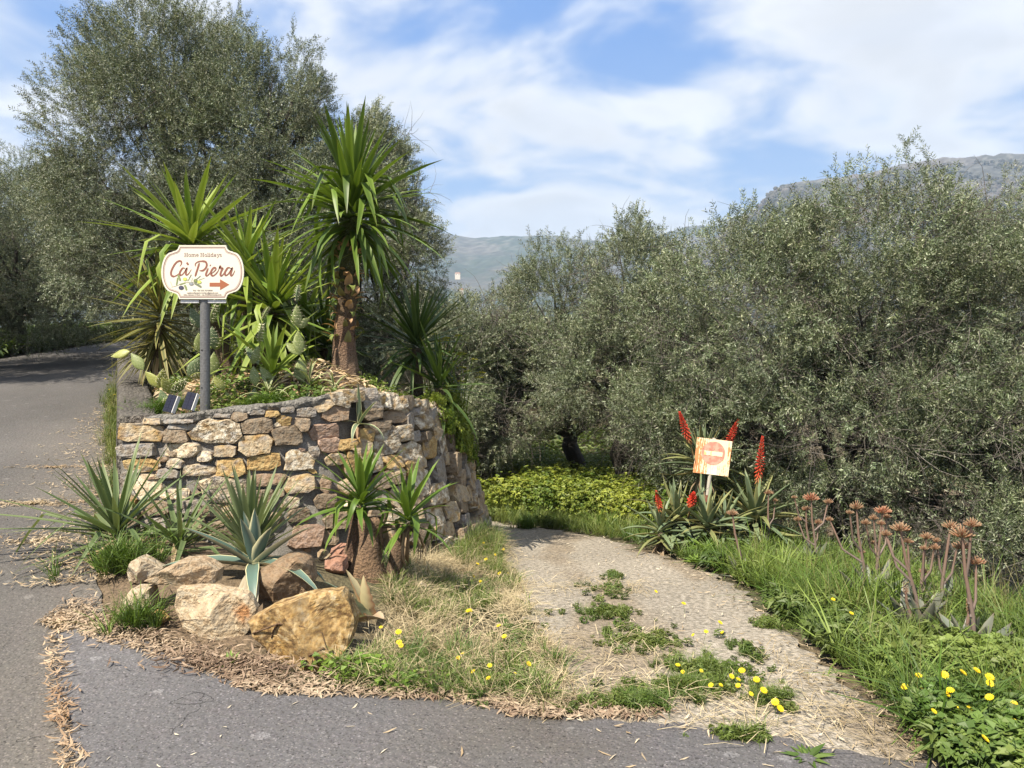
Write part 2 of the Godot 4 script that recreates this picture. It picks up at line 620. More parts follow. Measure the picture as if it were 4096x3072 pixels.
# ---------------------------------------------------------------- olive trees
# lobes: rows of [x, y, d, rx, ry, rd]
func olive(label: String, x: float, d: float, lobes: Array, twigs: int, bare: int, seed_: int, tint := Color.WHITE, shoots: Array = [], size := 1.0) -> void:
	rng.seed = seed_
	var o := thing("olive_tree", label, "olive tree", ground(x, d), 0.0, "olive trees of the grove")
	var here := o.position
	# trunk and limbs
	var b := Mb.new()
	var mid := Vector3.ZERO
	for l in lobes:
		mid += pos(l[0], l[1], l[2]) / lobes.size()
	var top := mid - here
	var fork := Vector3(top.x * 0.12, clampf(top.y * 0.45, 0.7, 1.9), top.z * 0.12)
	var path := [Vector3(0, -0.3, 0), Vector3(0.03, 0.15, 0), fork * 0.45 + Vector3(0.08, 0, 0.03), fork * 0.8 + Vector3(-0.04, 0, 0), fork]
	b.tube(path, [0.26, 0.19, 0.15, 0.14, 0.12], 9, [Color(0.09, 0.075, 0.06), Color(0.10, 0.085, 0.07)], 0.12)
	obj("trunk", b.mesh(), M.bark, o)
	for l in lobes:
		b = Mb.new()
		var c := pos(l[0], l[1], l[2]) - here
		var h := fork.lerp(c, 0.5) + Vector3(rf(-0.25, 0.25), rf(0.0, 0.3), rf(-0.25, 0.25))
		b.tube([fork, fork.lerp(h, 0.5) + Vector3(rf(-0.1, 0.1), 0, rf(-0.1, 0.1)), h, c], [0.10, 0.075, 0.055, 0.03], 6, [Color(0.11, 0.095, 0.08)], 0.1)
		for k in 7:
			var u := Vector3(rf(-1, 1), rf(-0.5, 1), rf(-1, 1)).normalized()
			var e := c + Vector3(u.x * l[3], u.y * l[4], u.z * l[5]) * 0.8
			var m2 := h.lerp(e, 0.5) + Vector3(rf(-0.15, 0.15), rf(-0.1, 0.2), rf(-0.15, 0.15))
			b.tube([h, m2, e], [0.035, 0.02, 0.006], 4, [Color(0.13, 0.115, 0.10)])
		obj("limb", b.mesh(), M.bark, o)
	# foliage
	var total := 0.0
	for l in lobes:
		total += l[3] * l[4] + l[4] * l[5]
	var sets := [[], []]
	var tints := [PackedColorArray(), PackedColorArray()]
	var bares := []
	var bare_tints := PackedColorArray()
	for l in lobes:
		var c := pos(l[0], l[1], l[2]) - here
		var n := int(twigs * (l[3] * l[4] + l[4] * l[5]) / total)
		for k in n:
			var u := Vector3(rng.randfn(), rng.randfn(), rng.randfn()).normalized()
			var r := lerpf(0.42, 1.0, pow(rng.randf(), 0.55))
			r *= 1.0 + 0.34 * fbm.get_noise_3d(u.x * 90.0 + c.x * 40.0, u.y * 90.0, u.z * 90.0 + seed_)
			var at := c + Vector3(u.x * l[3], u.y * l[4], u.z * l[5]) * r
			var w := at + here
			if fbm.get_noise_3d(w.x * 95.0, w.y * 95.0, w.z * 95.0) + 0.55 * fine.get_noise_3d(w.x * 45.0, w.y * 45.0, w.z * 45.0) < -0.14 + 0.12 * r or w.y < hgt(w.x, -w.z) + 0.12:
				continue
			var dir := u * 0.7 + UP * (0.45 if u.y > -0.2 else -0.35) + Vector3(rf(-0.7, 0.7), rf(-0.6, 0.6), rf(-0.7, 0.7))
			var bs := aim(dir, rf(0, TAU)).scaled(Vector3.ONE * size * rf(0.75, 1.25))
			var which := k % 2
			sets[which].append(Transform3D(bs, at))
			tints[which].push_back(tint * (1.0 + 0.45 * fine.get_noise_3d(w.x * 28.0, w.y * 28.0, w.z * 28.0)) * rf(0.75, 1.2) * Color(rf(0.94, 1.08), 1.0, rf(0.9, 1.1)))
		for k in int(bare * (l[3] * l[4] + l[4] * l[5]) / total):
			var u := Vector3(rng.randfn(), rng.randfn() - 0.25, rng.randfn()).normalized()
			var at := c + Vector3(u.x * l[3], u.y * l[4], u.z * l[5]) * rf(0.4, 0.86)
			bares.append(Transform3D(aim(u + Vector3(rf(-0.8, 0.8), rf(-0.9, 0.6), rf(-0.8, 0.8)), rf(0, TAU)).scaled(Vector3.ONE * rf(0.6, 1.3) * size), at))
			bare_tints.push_back(rcol(Color(0.15, 0.125, 0.105), Color(0.34, 0.31, 0.27), 0.2))
	for s in shoots:          # upright sprays that stand out of the crown
		var foot := pos(s[0], s[1], s[2]) - here
		var tip := foot + Vector3(rf(-0.12, 0.12), s[3], rf(-0.1, 0.1))
		for k in int(s[3] * 30.0):
			var t := rng.randf()
			var at := foot.lerp(tip, t) + Vector3(rf(-0.11, 0.11), 0, rf(-0.11, 0.11)) * (1.0 - t * 0.7)
			sets[k % 2].append(Transform3D(aim(UP + Vector3(rf(-0.6, 0.6), 0, rf(-0.6, 0.6)), rf(0, TAU)).scaled(Vector3.ONE * size * rf(0.6, 1.0)), at))
			tints[k % 2].push_back(tint * rf(0.8, 1.2))
	for k in 2:
		many("crown", M.twigs[k + (2 if seed_ % 2 else 0)], M.olive, sets[k], tints[k], o)
	if bares.size():
		many("bare_twigs", M.branchlet, M.bark, bares, bare_tints, o)


# ---------------------------------------------------------------- stones
func clip(poly: PackedVector2Array, at: Vector2, n: Vector2) -> PackedVector2Array:   # keeps the side against n
	var out := PackedVector2Array()
	for k in poly.size():
		var a := poly[k]
		var b := poly[(k + 1) % poly.size()]
		var da := (a - at).dot(n)
		var db := (b - at).dot(n)
		if da <= 0.0:
			out.push_back(a)
		if (da < 0.0 and db > 0.0) or (da > 0.0 and db < 0.0):
			out.push_back(a.lerp(b, da / (da - db)))
	return out


# a faceted stone: outline in its own x-y plane, front towards +z
func stone_mesh(outline: PackedVector2Array, front: float, back: float, tone: Color, seed_: int, rough := 0.16, twins: Array = []) -> ArrayMesh:
	rng.seed = seed_
	var ring := PackedVector2Array()
	var n0 := outline.size()
	var around := 0.0
	for k in n0:
		around += outline[k].distance_to(outline[(k + 1) % n0])
	for k in n0:
		var a := outline[k]
		var b := outline[(k + 1) % n0]
		var parts := clampi(int(round(a.distance_to(b) / around * 10.0)), 1, 4)
		for s in parts:
			ring.push_back(a.lerp(b, float(s) / parts))
	var n := ring.size()
	var size := around / 4.0
	var b := Mb.new()
	var tilt := Vector2(rf(-0.3, 0.3), rf(-0.3, 0.3))
	var levels := [[1.0, -back], [1.0, front * 0.25], [0.965, front * 0.9], [0.62, front * 0.97]]
	for lev in levels:
		for k in n:
			var q: Vector2 = ring[k] * lev[0]
			var j := size * rough * 0.3
			if lev[0] >= 1.0:
				q *= 1.0 + 0.09 * sin(k * 2.7 + seed_)
			else:
				q += Vector2(rf(-j, j), rf(-j, j)) * (1.0 if lev[0] < 0.8 else 0.5)
			var z: float = lev[1]
			if z > 0.0:
				z += (q.dot(tilt) * 0.6 + rf(-j, j) * 0.35) * (z / front)
			var col := tone * rf(0.86, 1.14)
			if twins.size() and rng.randf() < 0.3:
				col = twins[rng.randi() % twins.size()] * rf(0.85, 1.1)
			b.p(Vector3(q.x, q.y, z), col)
	b.p(Vector3(rf(-0.1, 0.1) * size, rf(-0.1, 0.1) * size, front * rf(0.88, 1.05)), tone * rf(0.9, 1.15))
	for l in 3:
		for k in n:
			var a := l * n + k
			var c := l * n + (k + 1) % n
			b.q(a, a + n, c + n, c)
	for k in n:
		b.t(3 * n + k, 4 * n, 3 * n + (k + 1) % n)
	return b.mesh(false)


# ---------------------------------------------------------------- the stone wall
const WALL := [Vector2(-2.98, 5.72), Vector2(-2.2, 5.76), Vector2(-1.6, 5.9), Vector2(-1.1, 6.15), Vector2(-0.75, 6.55), Vector2(-0.5, 7.1), Vector2(-0.38, 7.6), Vector2(-0.42, 8.2), Vector2(-0.8, 9.0), Vector2(-1.5, 9.8)]
var wall_at := PackedVector2Array()
var wall_u := PackedFloat32Array()


func lay_wall_line() -> void:
	var n := 180
	var last := Vector2.ZERO
	var u := 0.0
	for k in n + 1:
		var q := along(WALL, float(k) / n)
		if k:
			u += q.distance_to(last)
		wall_at.push_back(q)
		wall_u.push_back(u)
		last = q


func wall_index(u: float) -> int:
	return clampi(wall_u.bsearch(u), 1, wall_u.size() - 2)


func wall_frame(u: float, y: float) -> Transform3D:      # x along the wall, y up its face, z out of it
	var k := wall_index(u)
	var f := clampf((u - wall_u[k - 1]) / maxf(wall_u[k] - wall_u[k - 1], 1e-5), -20.0, 20.0)
	var q := wall_at[k - 1] + (wall_at[k] - wall_at[k - 1]) * f
	var t := (wall_at[k + 1] - wall_at[k - 1]).normalized()
	var lean := 0.08 + 0.2 * sst(1.2, 3.2, u)
	var inside := Vector2(-t.y, t.x)
	q += inside * lean * y
	var x := Vector3(t.x, 0, -t.y)
	var up := Vector3(inside.x * lean, 1, -inside.y * lean).normalized()
	return Transform3D(Basis(x, up, x.cross(up)), Vector3(q.x, y, -q.y))


func wall_top(u: float) -> float:
	var l := [[-0.1, 1.0], [0.22, 1.05], [1.31, 1.16], [1.85, 1.25], [2.2, 1.19], [3.07, 1.0], [3.6, 0.9], [9.0, 0.8]]
	for k in l.size() - 1:
		if u <= l[k + 1][0]:
			return lerpf(l[k][1], l[k + 1][1], (u - l[k][0]) / (l[k + 1][0] - l[k][0]))
	return 0.8


# what the photograph shows of each stone: place along the wall, height, width, tallness, kind of stone
const STONES := [
	[0.14, 0.96, 0.34, 0.14, 1], [0.22, 1.05, 0.17, 0.05, 1], [0.44, 1.05, 0.24, 0.03, 0], [0.4, 0.94, 0.18, 0.12, 2], [0.44, 1.01, 0.21, 0.05, 0], [0.71, 0.98, 0.4, 0.2, 7],
	[0.75, 1.09, 0.14, 0.04, 0], [0.88, 1.08, 0.14, 0.08, 2], [1.01, 1.11, 0.13, 0.04, 0], [1.01, 1.01, 0.24, 0.14, 2], [1.13, 1.1, 0.11, 0.06, 3], [1.22, 1.04, 0.13, 0.09, 3],
	[1.25, 1.13, 0.11, 0.05, 0], [1.4, 1.1, 0.15, 0.09, 0], [1.37, 1.01, 0.12, 0.13, 2], [0.11, 0.83, 0.3, 0.11, 0], [0.44, 0.83, 0.31, 0.11, 4], [0.62, 0.78, 0.12, 0.08, 4],
	[0.78, 0.82, 0.18, 0.09, 1], [1.01, 0.86, 0.26, 0.19, 1], [1.25, 0.93, 0.24, 0.17, 2], [0.14, 0.72, 0.27, 0.11, 3], [0.31, 0.76, 0.08, 0.04, 5], [0.4, 0.73, 0.13, 0.08, 4],
	[0.58, 0.68, 0.23, 0.08, 4], [0.82, 0.69, 0.21, 0.15, 3], [1.07, 0.73, 0.27, 0.15, 3], [1.34, 0.73, 0.23, 0.16, 7], [0.35, 0.65, 0.17, 0.08, 0], [0.05, 0.61, 0.13, 0.14, 0],
	[0.18, 0.55, 0.23, 0.2, 4], [0.78, 0.53, 0.34, 0.21, 4], [0.4, 0.5, 0.25, 0.07, 4], [1.1, 0.59, 0.27, 0.1, 5], [1.34, 0.55, 0.23, 0.15, 1], [1.07, 0.45, 0.19, 0.15, 2],
	[1.19, 0.49, 0.07, 0.06, 1], [0.49, 0.4, 0.17, 0.11, 0], [1.28, 0.41, 0.13, 0.09, 4], [1.34, 0.31, 0.16, 0.12, 2], [0.85, 0.35, 0.21, 0.11, 1], [0.67, 0.37, 0.16, 0.1, 2],
	[0.98, 0.32, 0.14, 0.09, 0], [1.13, 0.29, 0.14, 0.09, 2], [0.26, 0.39, 0.21, 0.11, 2], [0.05, 0.44, 0.15, 0.13, 1], [0.78, 0.24, 0.21, 0.11, 2], [0.54, 0.26, 0.2, 0.11, 1],
	[0.26, 0.26, 0.21, 0.11, 0], [0.05, 0.31, 0.18, 0.11, 2], [1.01, 0.19, 0.2, 0.11, 1], [1.63, 1.1, 0.21, 0.14, 5], [1.54, 0.95, 0.24, 0.12, 6], [1.57, 0.84, 0.17, 0.11, 6],
	[1.63, 0.72, 0.14, 0.08, 1], [1.46, 0.8, 0.09, 0.09, 0], [1.74, 0.83, 0.13, 0.06, 3], [1.85, 0.79, 0.14, 0.14, 1], [1.91, 0.89, 0.11, 0.09, 3], [2.12, 0.84, 0.18, 0.17, 7],
	[2.04, 0.96, 0.18, 0.07, 2], [2.28, 1.03, 0.17, 0.08, 2], [2.22, 1.16, 0.14, 0.11, 7], [1.99, 1.07, 0.13, 0.07, 2], [1.99, 1.14, 0.12, 0.07, 0], [2.33, 0.87, 0.14, 0.1, 7],
	[2.77, 0.96, 0.2, 0.15, 7], [2.47, 0.97, 0.1, 0.1, 0], [3.07, 0.93, 0.12, 0.15, 1], [2.77, 0.7, 0.16, 0.14, 3], [2.38, 0.69, 0.19, 0.14, 7], [2.58, 0.62, 0.13, 0.12, 1],
	[3.07, 0.69, 0.1, 0.16, 7], [2.92, 0.47, 0.18, 0.22, 0], [3.28, 0.5, 0.13, 0.17, 2], [2.47, 0.45, 0.24, 0.18, 7], [3.33, 0.34, 0.13, 0.14, 2], [2.77, 0.29, 0.27, 0.15, 7],
	[3.23, 0.2, 0.17, 0.14, 1], [3.51, 0.16, 0.1, 0.12, 1], [3.21, 0.1, 0.17, 0.1, 2], [3.62, 0.03, 0.08, 0.1, 1], [2.64, 0.1, 0.19, 0.14, 7], [2.95, 0.1, 0.13, 0.14, 1],
	[3.21, -0.03, 0.15, 0.1, 0], [3.28, -0.16, 0.11, 0.11, 2], [3.04, -0.17, 0.17, 0.17, 2], [2.73, -0.15, 0.19, 0.11, 7], [1.77, 0.68, 0.11, 0.18, 3], [1.93, 0.67, 0.15, 0.11, 7],
	[2.17, 0.64, 0.12, 0.1, 3], [2.36, 0.57, 0.1, 0.09, 3], [2.17, 0.53, 0.13, 0.1, 1], [2.04, 0.51, 0.15, 0.1, 2], [1.54, 0.53, 0.08, 0.13, 5], [1.77, 0.5, 0.16, 0.11, 1],
	[1.93, 0.39, 0.18, 0.11, 0], [2.22, 0.37, 0.18, 0.13, 1], [2.41, 0.29, 0.12, 0.1, 2], [1.54, 0.4, 0.16, 0.11, 2], [1.4, 0.14, 0.29, 0.17, 6], [1.63, 0.24, 0.17, 0.11, 2],
	[1.77, 0.32, 0.13, 0.1, 7], [2.33, 0.18, 0.15, 0.12, 1], [2.12, 0.21, 0.15, 0.11, 7], [1.96, 0.23, 0.13, 0.1, 2], [2.36, 0.04, 0.17, 0.12, 2], [2.17, 0.07, 0.16, 0.12, 1],
	[2.61, -0.01, 0.14, 0.1, 7], [1.57, 0.12, 0.12, 0.11, 2], [2.83, -0.04, 0.13, 0.11, 1], [3.43, 0.86, 0.08, 0.12, 2], [3.38, 0.71, 0.1, 0.16, 2], [3.13, 0.56, 0.09, 0.08, 1],
	[2.61, 1.08, 0.11, 0.09, 7], [2.92, 1.07, 0.11, 0.09, 1], [3.18, 1.04, 0.1, 0.09, 7], [2.58, 0.83, 0.09, 0.07, 0], [3.01, 0.81, 0.11, 0.08, 1], [2.73, 0.8, 0.11, 0.06, 2],
	[2.41, 1.07, 0.1, 0.07, 1],
]


func build_wall() -> void:
	lay_wall_line()
	var o := thing("stone_wall", "curved retaining wall of rough tan and grey stones holding the planted bed", "wall")
	var tones := [Color(0.33, 0.315, 0.29), Color(0.45, 0.385, 0.275), Color(0.29, 0.24, 0.18), Color(0.50, 0.37, 0.17), Color(0.64, 0.575, 0.45), Color(0.32, 0.245, 0.18), Color(0.36, 0.27, 0.22), Color(0.54, 0.495, 0.41)]
	# the mortar and rubble core behind the stones
	var b := Mb.new()
	var nu := 130
	var nv := 30
	for i in nu + 1:
		var u := -0.02 + 5.6 * i / nu
		var top := wall_top(u) - 0.02
		for j in nv + 1:
			var y := lerpf(-1.1, top, float(j) / nv)
			var f := wall_frame(u, y)
			var deep := -0.012 - 0.05 * sst(1.5, 1.9, u) + 0.016 * fine.get_noise_2d(u * 260.0, y * 260.0)
			var pale := lerpf(1.0, 0.42, sst(1.4, 1.9, u))
			b.p(f.origin + f.basis.z * deep, Color(0.58, 0.55, 0.50) * pale * rf(0.85, 1.1))
		for j in 3:
			var f := wall_frame(u, top)
			b.p(f.origin - f.basis.z * 0.12 * (j + 1) - UP * 0.3 * maxi(j - 1, 0), Color(0.3, 0.28, 0.25))
	var col := nv + 4
	for i in nu:
		for j in col - 1:
			var a := i * col + j
			b.q(a, a + 1, a + col + 1, a + col)
	obj("mortar_core", b.mesh(), M.mortar, o)
	# the stones, each cut to fit between its neighbours
	var rows := STONES.duplicate()
	rng.seed = 4242
	for i in 6:
		for j in 12:
			rows.append([3.62 + 0.17 * i + rf(-0.05, 0.05), -0.62 + 0.125 * j + rf(-0.03, 0.03), 0.155, 0.115, [7, 1, 2, 0, 1][rng.randi() % 5]])
	for i in 17:
		rows.append([1.55 + 0.13 * i + rf(-0.03, 0.03), wall_top(1.55 + 0.13 * i) - rf(0.01, 0.05), rf(0.12, 0.18), rf(0.07, 0.11), [7, 1, 7, 0, 2][rng.randi() % 5]])
	for k in rows.size():
		var r: Array = rows[k]
		var dry: float = sst(1.4, 1.9, r[0])
		var half := Vector2(r[2], r[3]) * lerpf(0.56, 0.7, dry) + Vector2.ONE * lerpf(0.004, 0.012, dry)
		var poly := PackedVector2Array()
		var corners := rng.randi_range(6, 9)
		var off := rng.randf()
		for c in corners:
			var a := TAU * (c + off + rf(-0.2, 0.2)) / corners
			var q := Vector2(cos(a), sin(a))
			q = Vector2(signf(q.x) * pow(absf(q.x), 0.5), signf(q.y) * pow(absf(q.y), 0.52)) * Vector2(rf(0.84, 1.06), rf(0.8, 1.06))
			poly.push_back(q * half)
		for m in rows.size():
			var e: Array = rows[m]
			var dd := Vector2(e[0] - r[0], e[1] - r[1])
			if m == k or dd.length() > 0.6 or dd.length() < 0.01:
				continue
			var other := Vector2(e[2], e[3]) * 0.55
			var dir := dd.normalized()
			var ri := 1.0 / (dir / half).length()
			var rj := 1.0 / (dir / other).length()
			if dd.length() < (ri + rj) * 1.3:
				poly = clip(poly, dd * (ri / (ri + rj)), Vector2(dd.x / (half.x * other.x), dd.y / (half.y * other.y)).normalized())
		if poly.size() < 3:
			continue
		var mid := Vector2.ZERO
		for q in poly:
			mid += q / poly.size()
		var gap := lerpf(0.006, 0.002, dry)
		for c in poly.size():
			var q := poly[c] - mid
			poly[c] = q * maxf(0.6, 1.0 - gap / maxf(q.length(), 0.02))
		var f := wall_frame(r[0] + mid.x, r[1] + mid.y)
		f.origin += f.basis.z * rf(-0.02, 0.012 + 0.02 * dry)
		f.basis = f.basis * Basis(Vector3(rf(-1, 1), rf(-1, 1), 0).normalized(), rf(0.0, 0.14 + 0.1 * dry))
		var tone: Color = tones[r[4]] * rf(0.88, 1.15)
		var twins := [Color(0.42, 0.29, 0.12), Color(0.3, 0.28, 0.26)] if r[4] in [1, 3, 7] else ([Color(0.32, 0.31, 0.31)] if r[4] in [0, 4] else [])
		obj("stone", stone_mesh(poly, rf(0.03, 0.05) + 0.015 * dry, 0.1, tone, 500 + k, 0.2, twins), M.lichen_stone if r[4] == 7 else M.stone, o, f)
	for k in 66:              # wedges and chips set in the joints
		var u := rf(0.1, 3.5)
		var y := rf(maxf(hgt(-2.98 + u * 0.8, 5.9), -0.2), wall_top(u) - 0.06)
		var poly := PackedVector2Array()
		for c in 6:
			var a := TAU * (c + rf(-0.25, 0.25)) / 6.0
			poly.push_back(Vector2(cos(a) * rf(0.022, 0.045), sin(a) * rf(0.012, 0.026)))
		var f := wall_frame(u, y)
		f.origin += f.basis.z * rf(-0.02, 0.0)
		f.basis = f.basis * Basis(Vector3(0, 0, 1), rf(-0.5, 0.5))
		obj("stone", stone_mesh(poly, rf(0.02, 0.035), 0.06, tones[rng.randi() % 8] * rf(0.8, 1.1), 3000 + k), M.stone, o, f)
	# the crumbling cement lip along the top of the front
	b = Mb.new()
	rng.seed = 91
	var n := 60
	var ringed := [[0.012, -0.045], [0.03, -0.01], [0.022, 0.02], [-0.03, 0.032], [-0.09, 0.036], [-0.16, 0.032], [-0.24, 0.01], [-0.27, -0.08]]
	for i in n + 1:
		var u := 0.16 + 1.72 * i / n
		var f := wall_frame(u, wall_top(u) + 0.012)
		for q in ringed:
			var wob := fine.get_noise_3d(u * 180.0, q[0] * 400.0, q[1] * 400.0)
			var slack := 0.6 + 0.4 * sst(0.0, 0.12, u - 0.16) * sst(0.0, 0.15, 1.88 - u)
			b.p(f.origin + f.basis.z * (q[0] + 0.03 * wob) + UP * (q[1] * slack + 0.028 * fbm.get_noise_2d(u * 260.0, q[0] * 300.0)), Color(0.31, 0.295, 0.265) * rf(0.75, 1.15))
	for i in n:
		for j in ringed.size() - 1:
			var a := i * ringed.size() + j
			b.q(a, a + 1, a + 1 + ringed.size(), a + ringed.size())
	obj("cement_lip", b.mesh(), M.cap, o)

	# the low concrete wall that runs back along the road
	var s := thing("kerb_wall", "low grey concrete wall running back along the road beside the planted bed", "wall")
	b = Mb.new()
	n = 84
	for i in n + 1:
		var d := 5.88 + 5.2 * i / n
		var x := -0.523 * d - 0.005
		var top := 1.075 + 0.1 * (d - 5.77) + 0.008 * fine.get_noise_1d(d * 90.0)
		var foot := hgt(x - 0.1, d) - 0.3
		for q in [[0.0, foot], [0.0, top - 0.2], [0.004, top - 0.03], [0.035, top], [0.1, top + 0.004], [0.17, top], [0.24, top - 0.004], [0.30, top - 0.012], [0.325, top - 0.05], [0.33, foot]]:
			var wob := 0.016 * fine.get_noise_3d(d * 120.0, q[0] * 300.0, q[1] * 90.0)
			b.p(pos(x + q[0] + wob, q[1] + wob, d), Color(0.175, 0.158, 0.137) * (1.0 + 0.5 * fbm.get_noise_2d(d * 120.0, q[0] * 200.0)))
	for i in n:
		for j in 9:
			var a := i * 10 + j
			b.q(a, a + 10, a + 11, a + 1)
	for j in range(1, 9):
		b.t(0, j, j + 1)
	obj("coping", b.mesh(), M.cap, s)


# the soil inside the walls
func bed_height(x: float, d: float) -> float:
	var best := 9.0
	var u := 0.0
	for k in range(0, wall_at.size(), 4):
		var e := wall_at[k].distance_to(Vector2(x, d))
		if e < best:
			best = e
			u = wall_u[k]
	var kerb := 1.02 + 0.1 * (d - 5.77) + 0.5 * maxf(0.0, x + 0.523 * d - 0.33)
	return minf(kerb, minf(wall_top(u), 1.3) - 0.07 + 0.3 * sst(0.1, 1.1, best) + 0.1 * sst(1.0, 4.0, best) + 0.03 * fbm.get_noise_2d(x * 90.0, d * 90.0))


func in_bed(q: Vector2) -> bool:
	return Geometry2D.is_point_in_polygon(q, bed_outline)


var bed_outline := PackedVector2Array()


func build_bed() -> void:
	for k in range(0, wall_at.size(), 3):
		var f := wall_frame(wall_u[k], wall_top(wall_u[k]))
		var q := Vector2(f.origin.x, -f.origin.z) - Vector2(f.basis.z.x, -f.basis.z.z) * 0.1
		if q.x > -0.523 * q.y + 0.34:
			bed_outline.push_back(q)
	bed_outline.append_array(PackedVector2Array([Vector2(-2.6, 11.2), Vector2(-4.0, 12.6), Vector2(-6.3, 12.9), Vector2(-4.42, 9.2), Vector2(-2.72, 5.95)]))
	var b := Mb.new()
	var step := 0.09
	var seen := {}
	var nx := 72
	var nd := 82
	for j in nd:
		for i in nx:
			var c := Vector2(-6.4 + step * (i + 0.5), 5.8 + step * (j + 0.5))
			if not in_bed(c):
				continue
			var id := []
			for e in [Vector2i(i, j), Vector2i(i, j + 1), Vector2i(i + 1, j + 1), Vector2i(i + 1, j)]:
				if not seen.has(e):
					var x: float = -6.4 + step * e.x
					var d: float = 5.8 + step * e.y
					seen[e] = b.p(pos(x, bed_height(x, d), d), Color(0.17, 0.12, 0.075) * (1.0 + 0.5 * fbm.get_noise_2d(x * 130.0, d * 130.0)))
				id.append(seen[e])
			b.q(id[0], id[1], id[2], id[3])
	obj("planted_bed_soil", b.mesh(), M.soil).set_meta("kind", "structure")


# ---------------------------------------------------------------- signs
func sx(q: Array) -> Vector2:
	return Vector2((q[0] - 662.0) * 0.000626, (423.0 - q[1]) * 0.000626)


func ribbon(b: Mb, pts: Array, w: float, z: float, col: Color, taper := 0.45) -> void:
	var l := []
	for q in pts:
		l.append(sx(q))
	var n: int = (l.size() - 1) * 5
	var last := -1
	for k in n + 1:
		var at := along(l, float(k) / n)
		var t := (along(l, minf(1.0, (k + 0.5) / n)) - along(l, maxf(0.0, (k - 0.5) / n))).normalized()
		var thin := 1.0 - 0.45 * absf(t.dot(Vector2(0.62, 0.78))) * (1.0 if t.y > 0 else 0.25)
		var ends := lerpf(taper, 1.0, sst(0.0, 0.14, float(k) / n) * sst(0.0, 0.14, 1.0 - float(k) / n))
		var s := Vector2(-t.y, t.x) * w * 0.5 * thin * ends
		var a := b.p(Vector3(at.x + s.x, at.y + s.y, z), col)
		b.p(Vector3(at.x - s.x, at.y - s.y, z), col)
		if k:
			b.q(last, a, a + 1, last + 1)
		last = a


func plaque(scale_x: float, scale_y: float) -> PackedVector2Array:
	var quarter := [Vector2(0.567, 1.0), Vector2(0.578, 0.94)]
	for k in 6:
		var a := PI + PI / 2 * (k + 0.5) / 6.0
		quarter.append(Vector2(0.735 + 0.15 * cos(a), 0.935 - 0.155 * (1.0 - absf(sin(a))) * 0.0 + 0.165 * sin(a) + 0.0))
	quarter.append(Vector2(0.748, 0.74))
	for k in 9:
		var t := (k + 1) / 9.0
		quarter.append(Vector2(lerpf(0.748, 1.0, sin(t * PI / 2)), 0.74 * cos(t * PI / 2)))
	var out := PackedVector2Array()
	for k in quarter.size():
		out.push_back(quarter[k] * Vector2(scale_x, scale_y))
	for k in range(quarter.size() - 2, -1, -1):
		out.push_back(quarter[k] * Vector2(scale_x, -scale_y))
	for k in quarter.size():
		out.push_back(quarter[k] * Vector2(-scale_x, -scale_y))
	for k in range(quarter.size() - 2, -1, -1):
		out.push_back(quarter[k] * Vector2(-scale_x, scale_y))
	return out


func rim(b: Mb, r0: float, r1: float, w: float, h: float, z: float, col: Color) -> void:
	var a := plaque(w - r0, h - r0)
	var c := plaque(w - r1, h - r1)
	for k in a.size():
		var m := (k + 1) % a.size()
		var i := b.p(Vector3(a[k].x, a[k].y, z), col)
		b.p(Vector3(a[m].x, a[m].y, z), col)
		b.p(Vector3(c[m].x, c[m].y, z), col)
		b.p(Vector3(c[k].x, c[k].y, z), col)
		b.q(i, i + 1, i + 2, i + 3)


func words(o: Node3D, text: String, font: String, x0: float, x1: float, y: float, col: Color) -> void:
	var f := SystemFont.new()
	f.font_names = PackedStringArray([font])
	var t := TextMesh.new()
	t.text = text
	t.font = f
	t.font_size = 48
	t.pixel_size = 0.001
	t.depth = 0.02
	var wide := t.get_aabb().size.x
	var m := StandardMaterial3D.new()
	m.albedo_color = col.linear_to_srgb()
	m.roughness = 0.6
	var a := sx([x0, y])
	var e := sx([x1, y])
	var s := (e.x - a.x) / maxf(wide, 0.001)
	obj("lettering", t, m, o, Transform3D(Basis().scaled(Vector3(s, s, 0.05)), Vector3((a.x + e.x) / 2, a.y, 0.0012)))


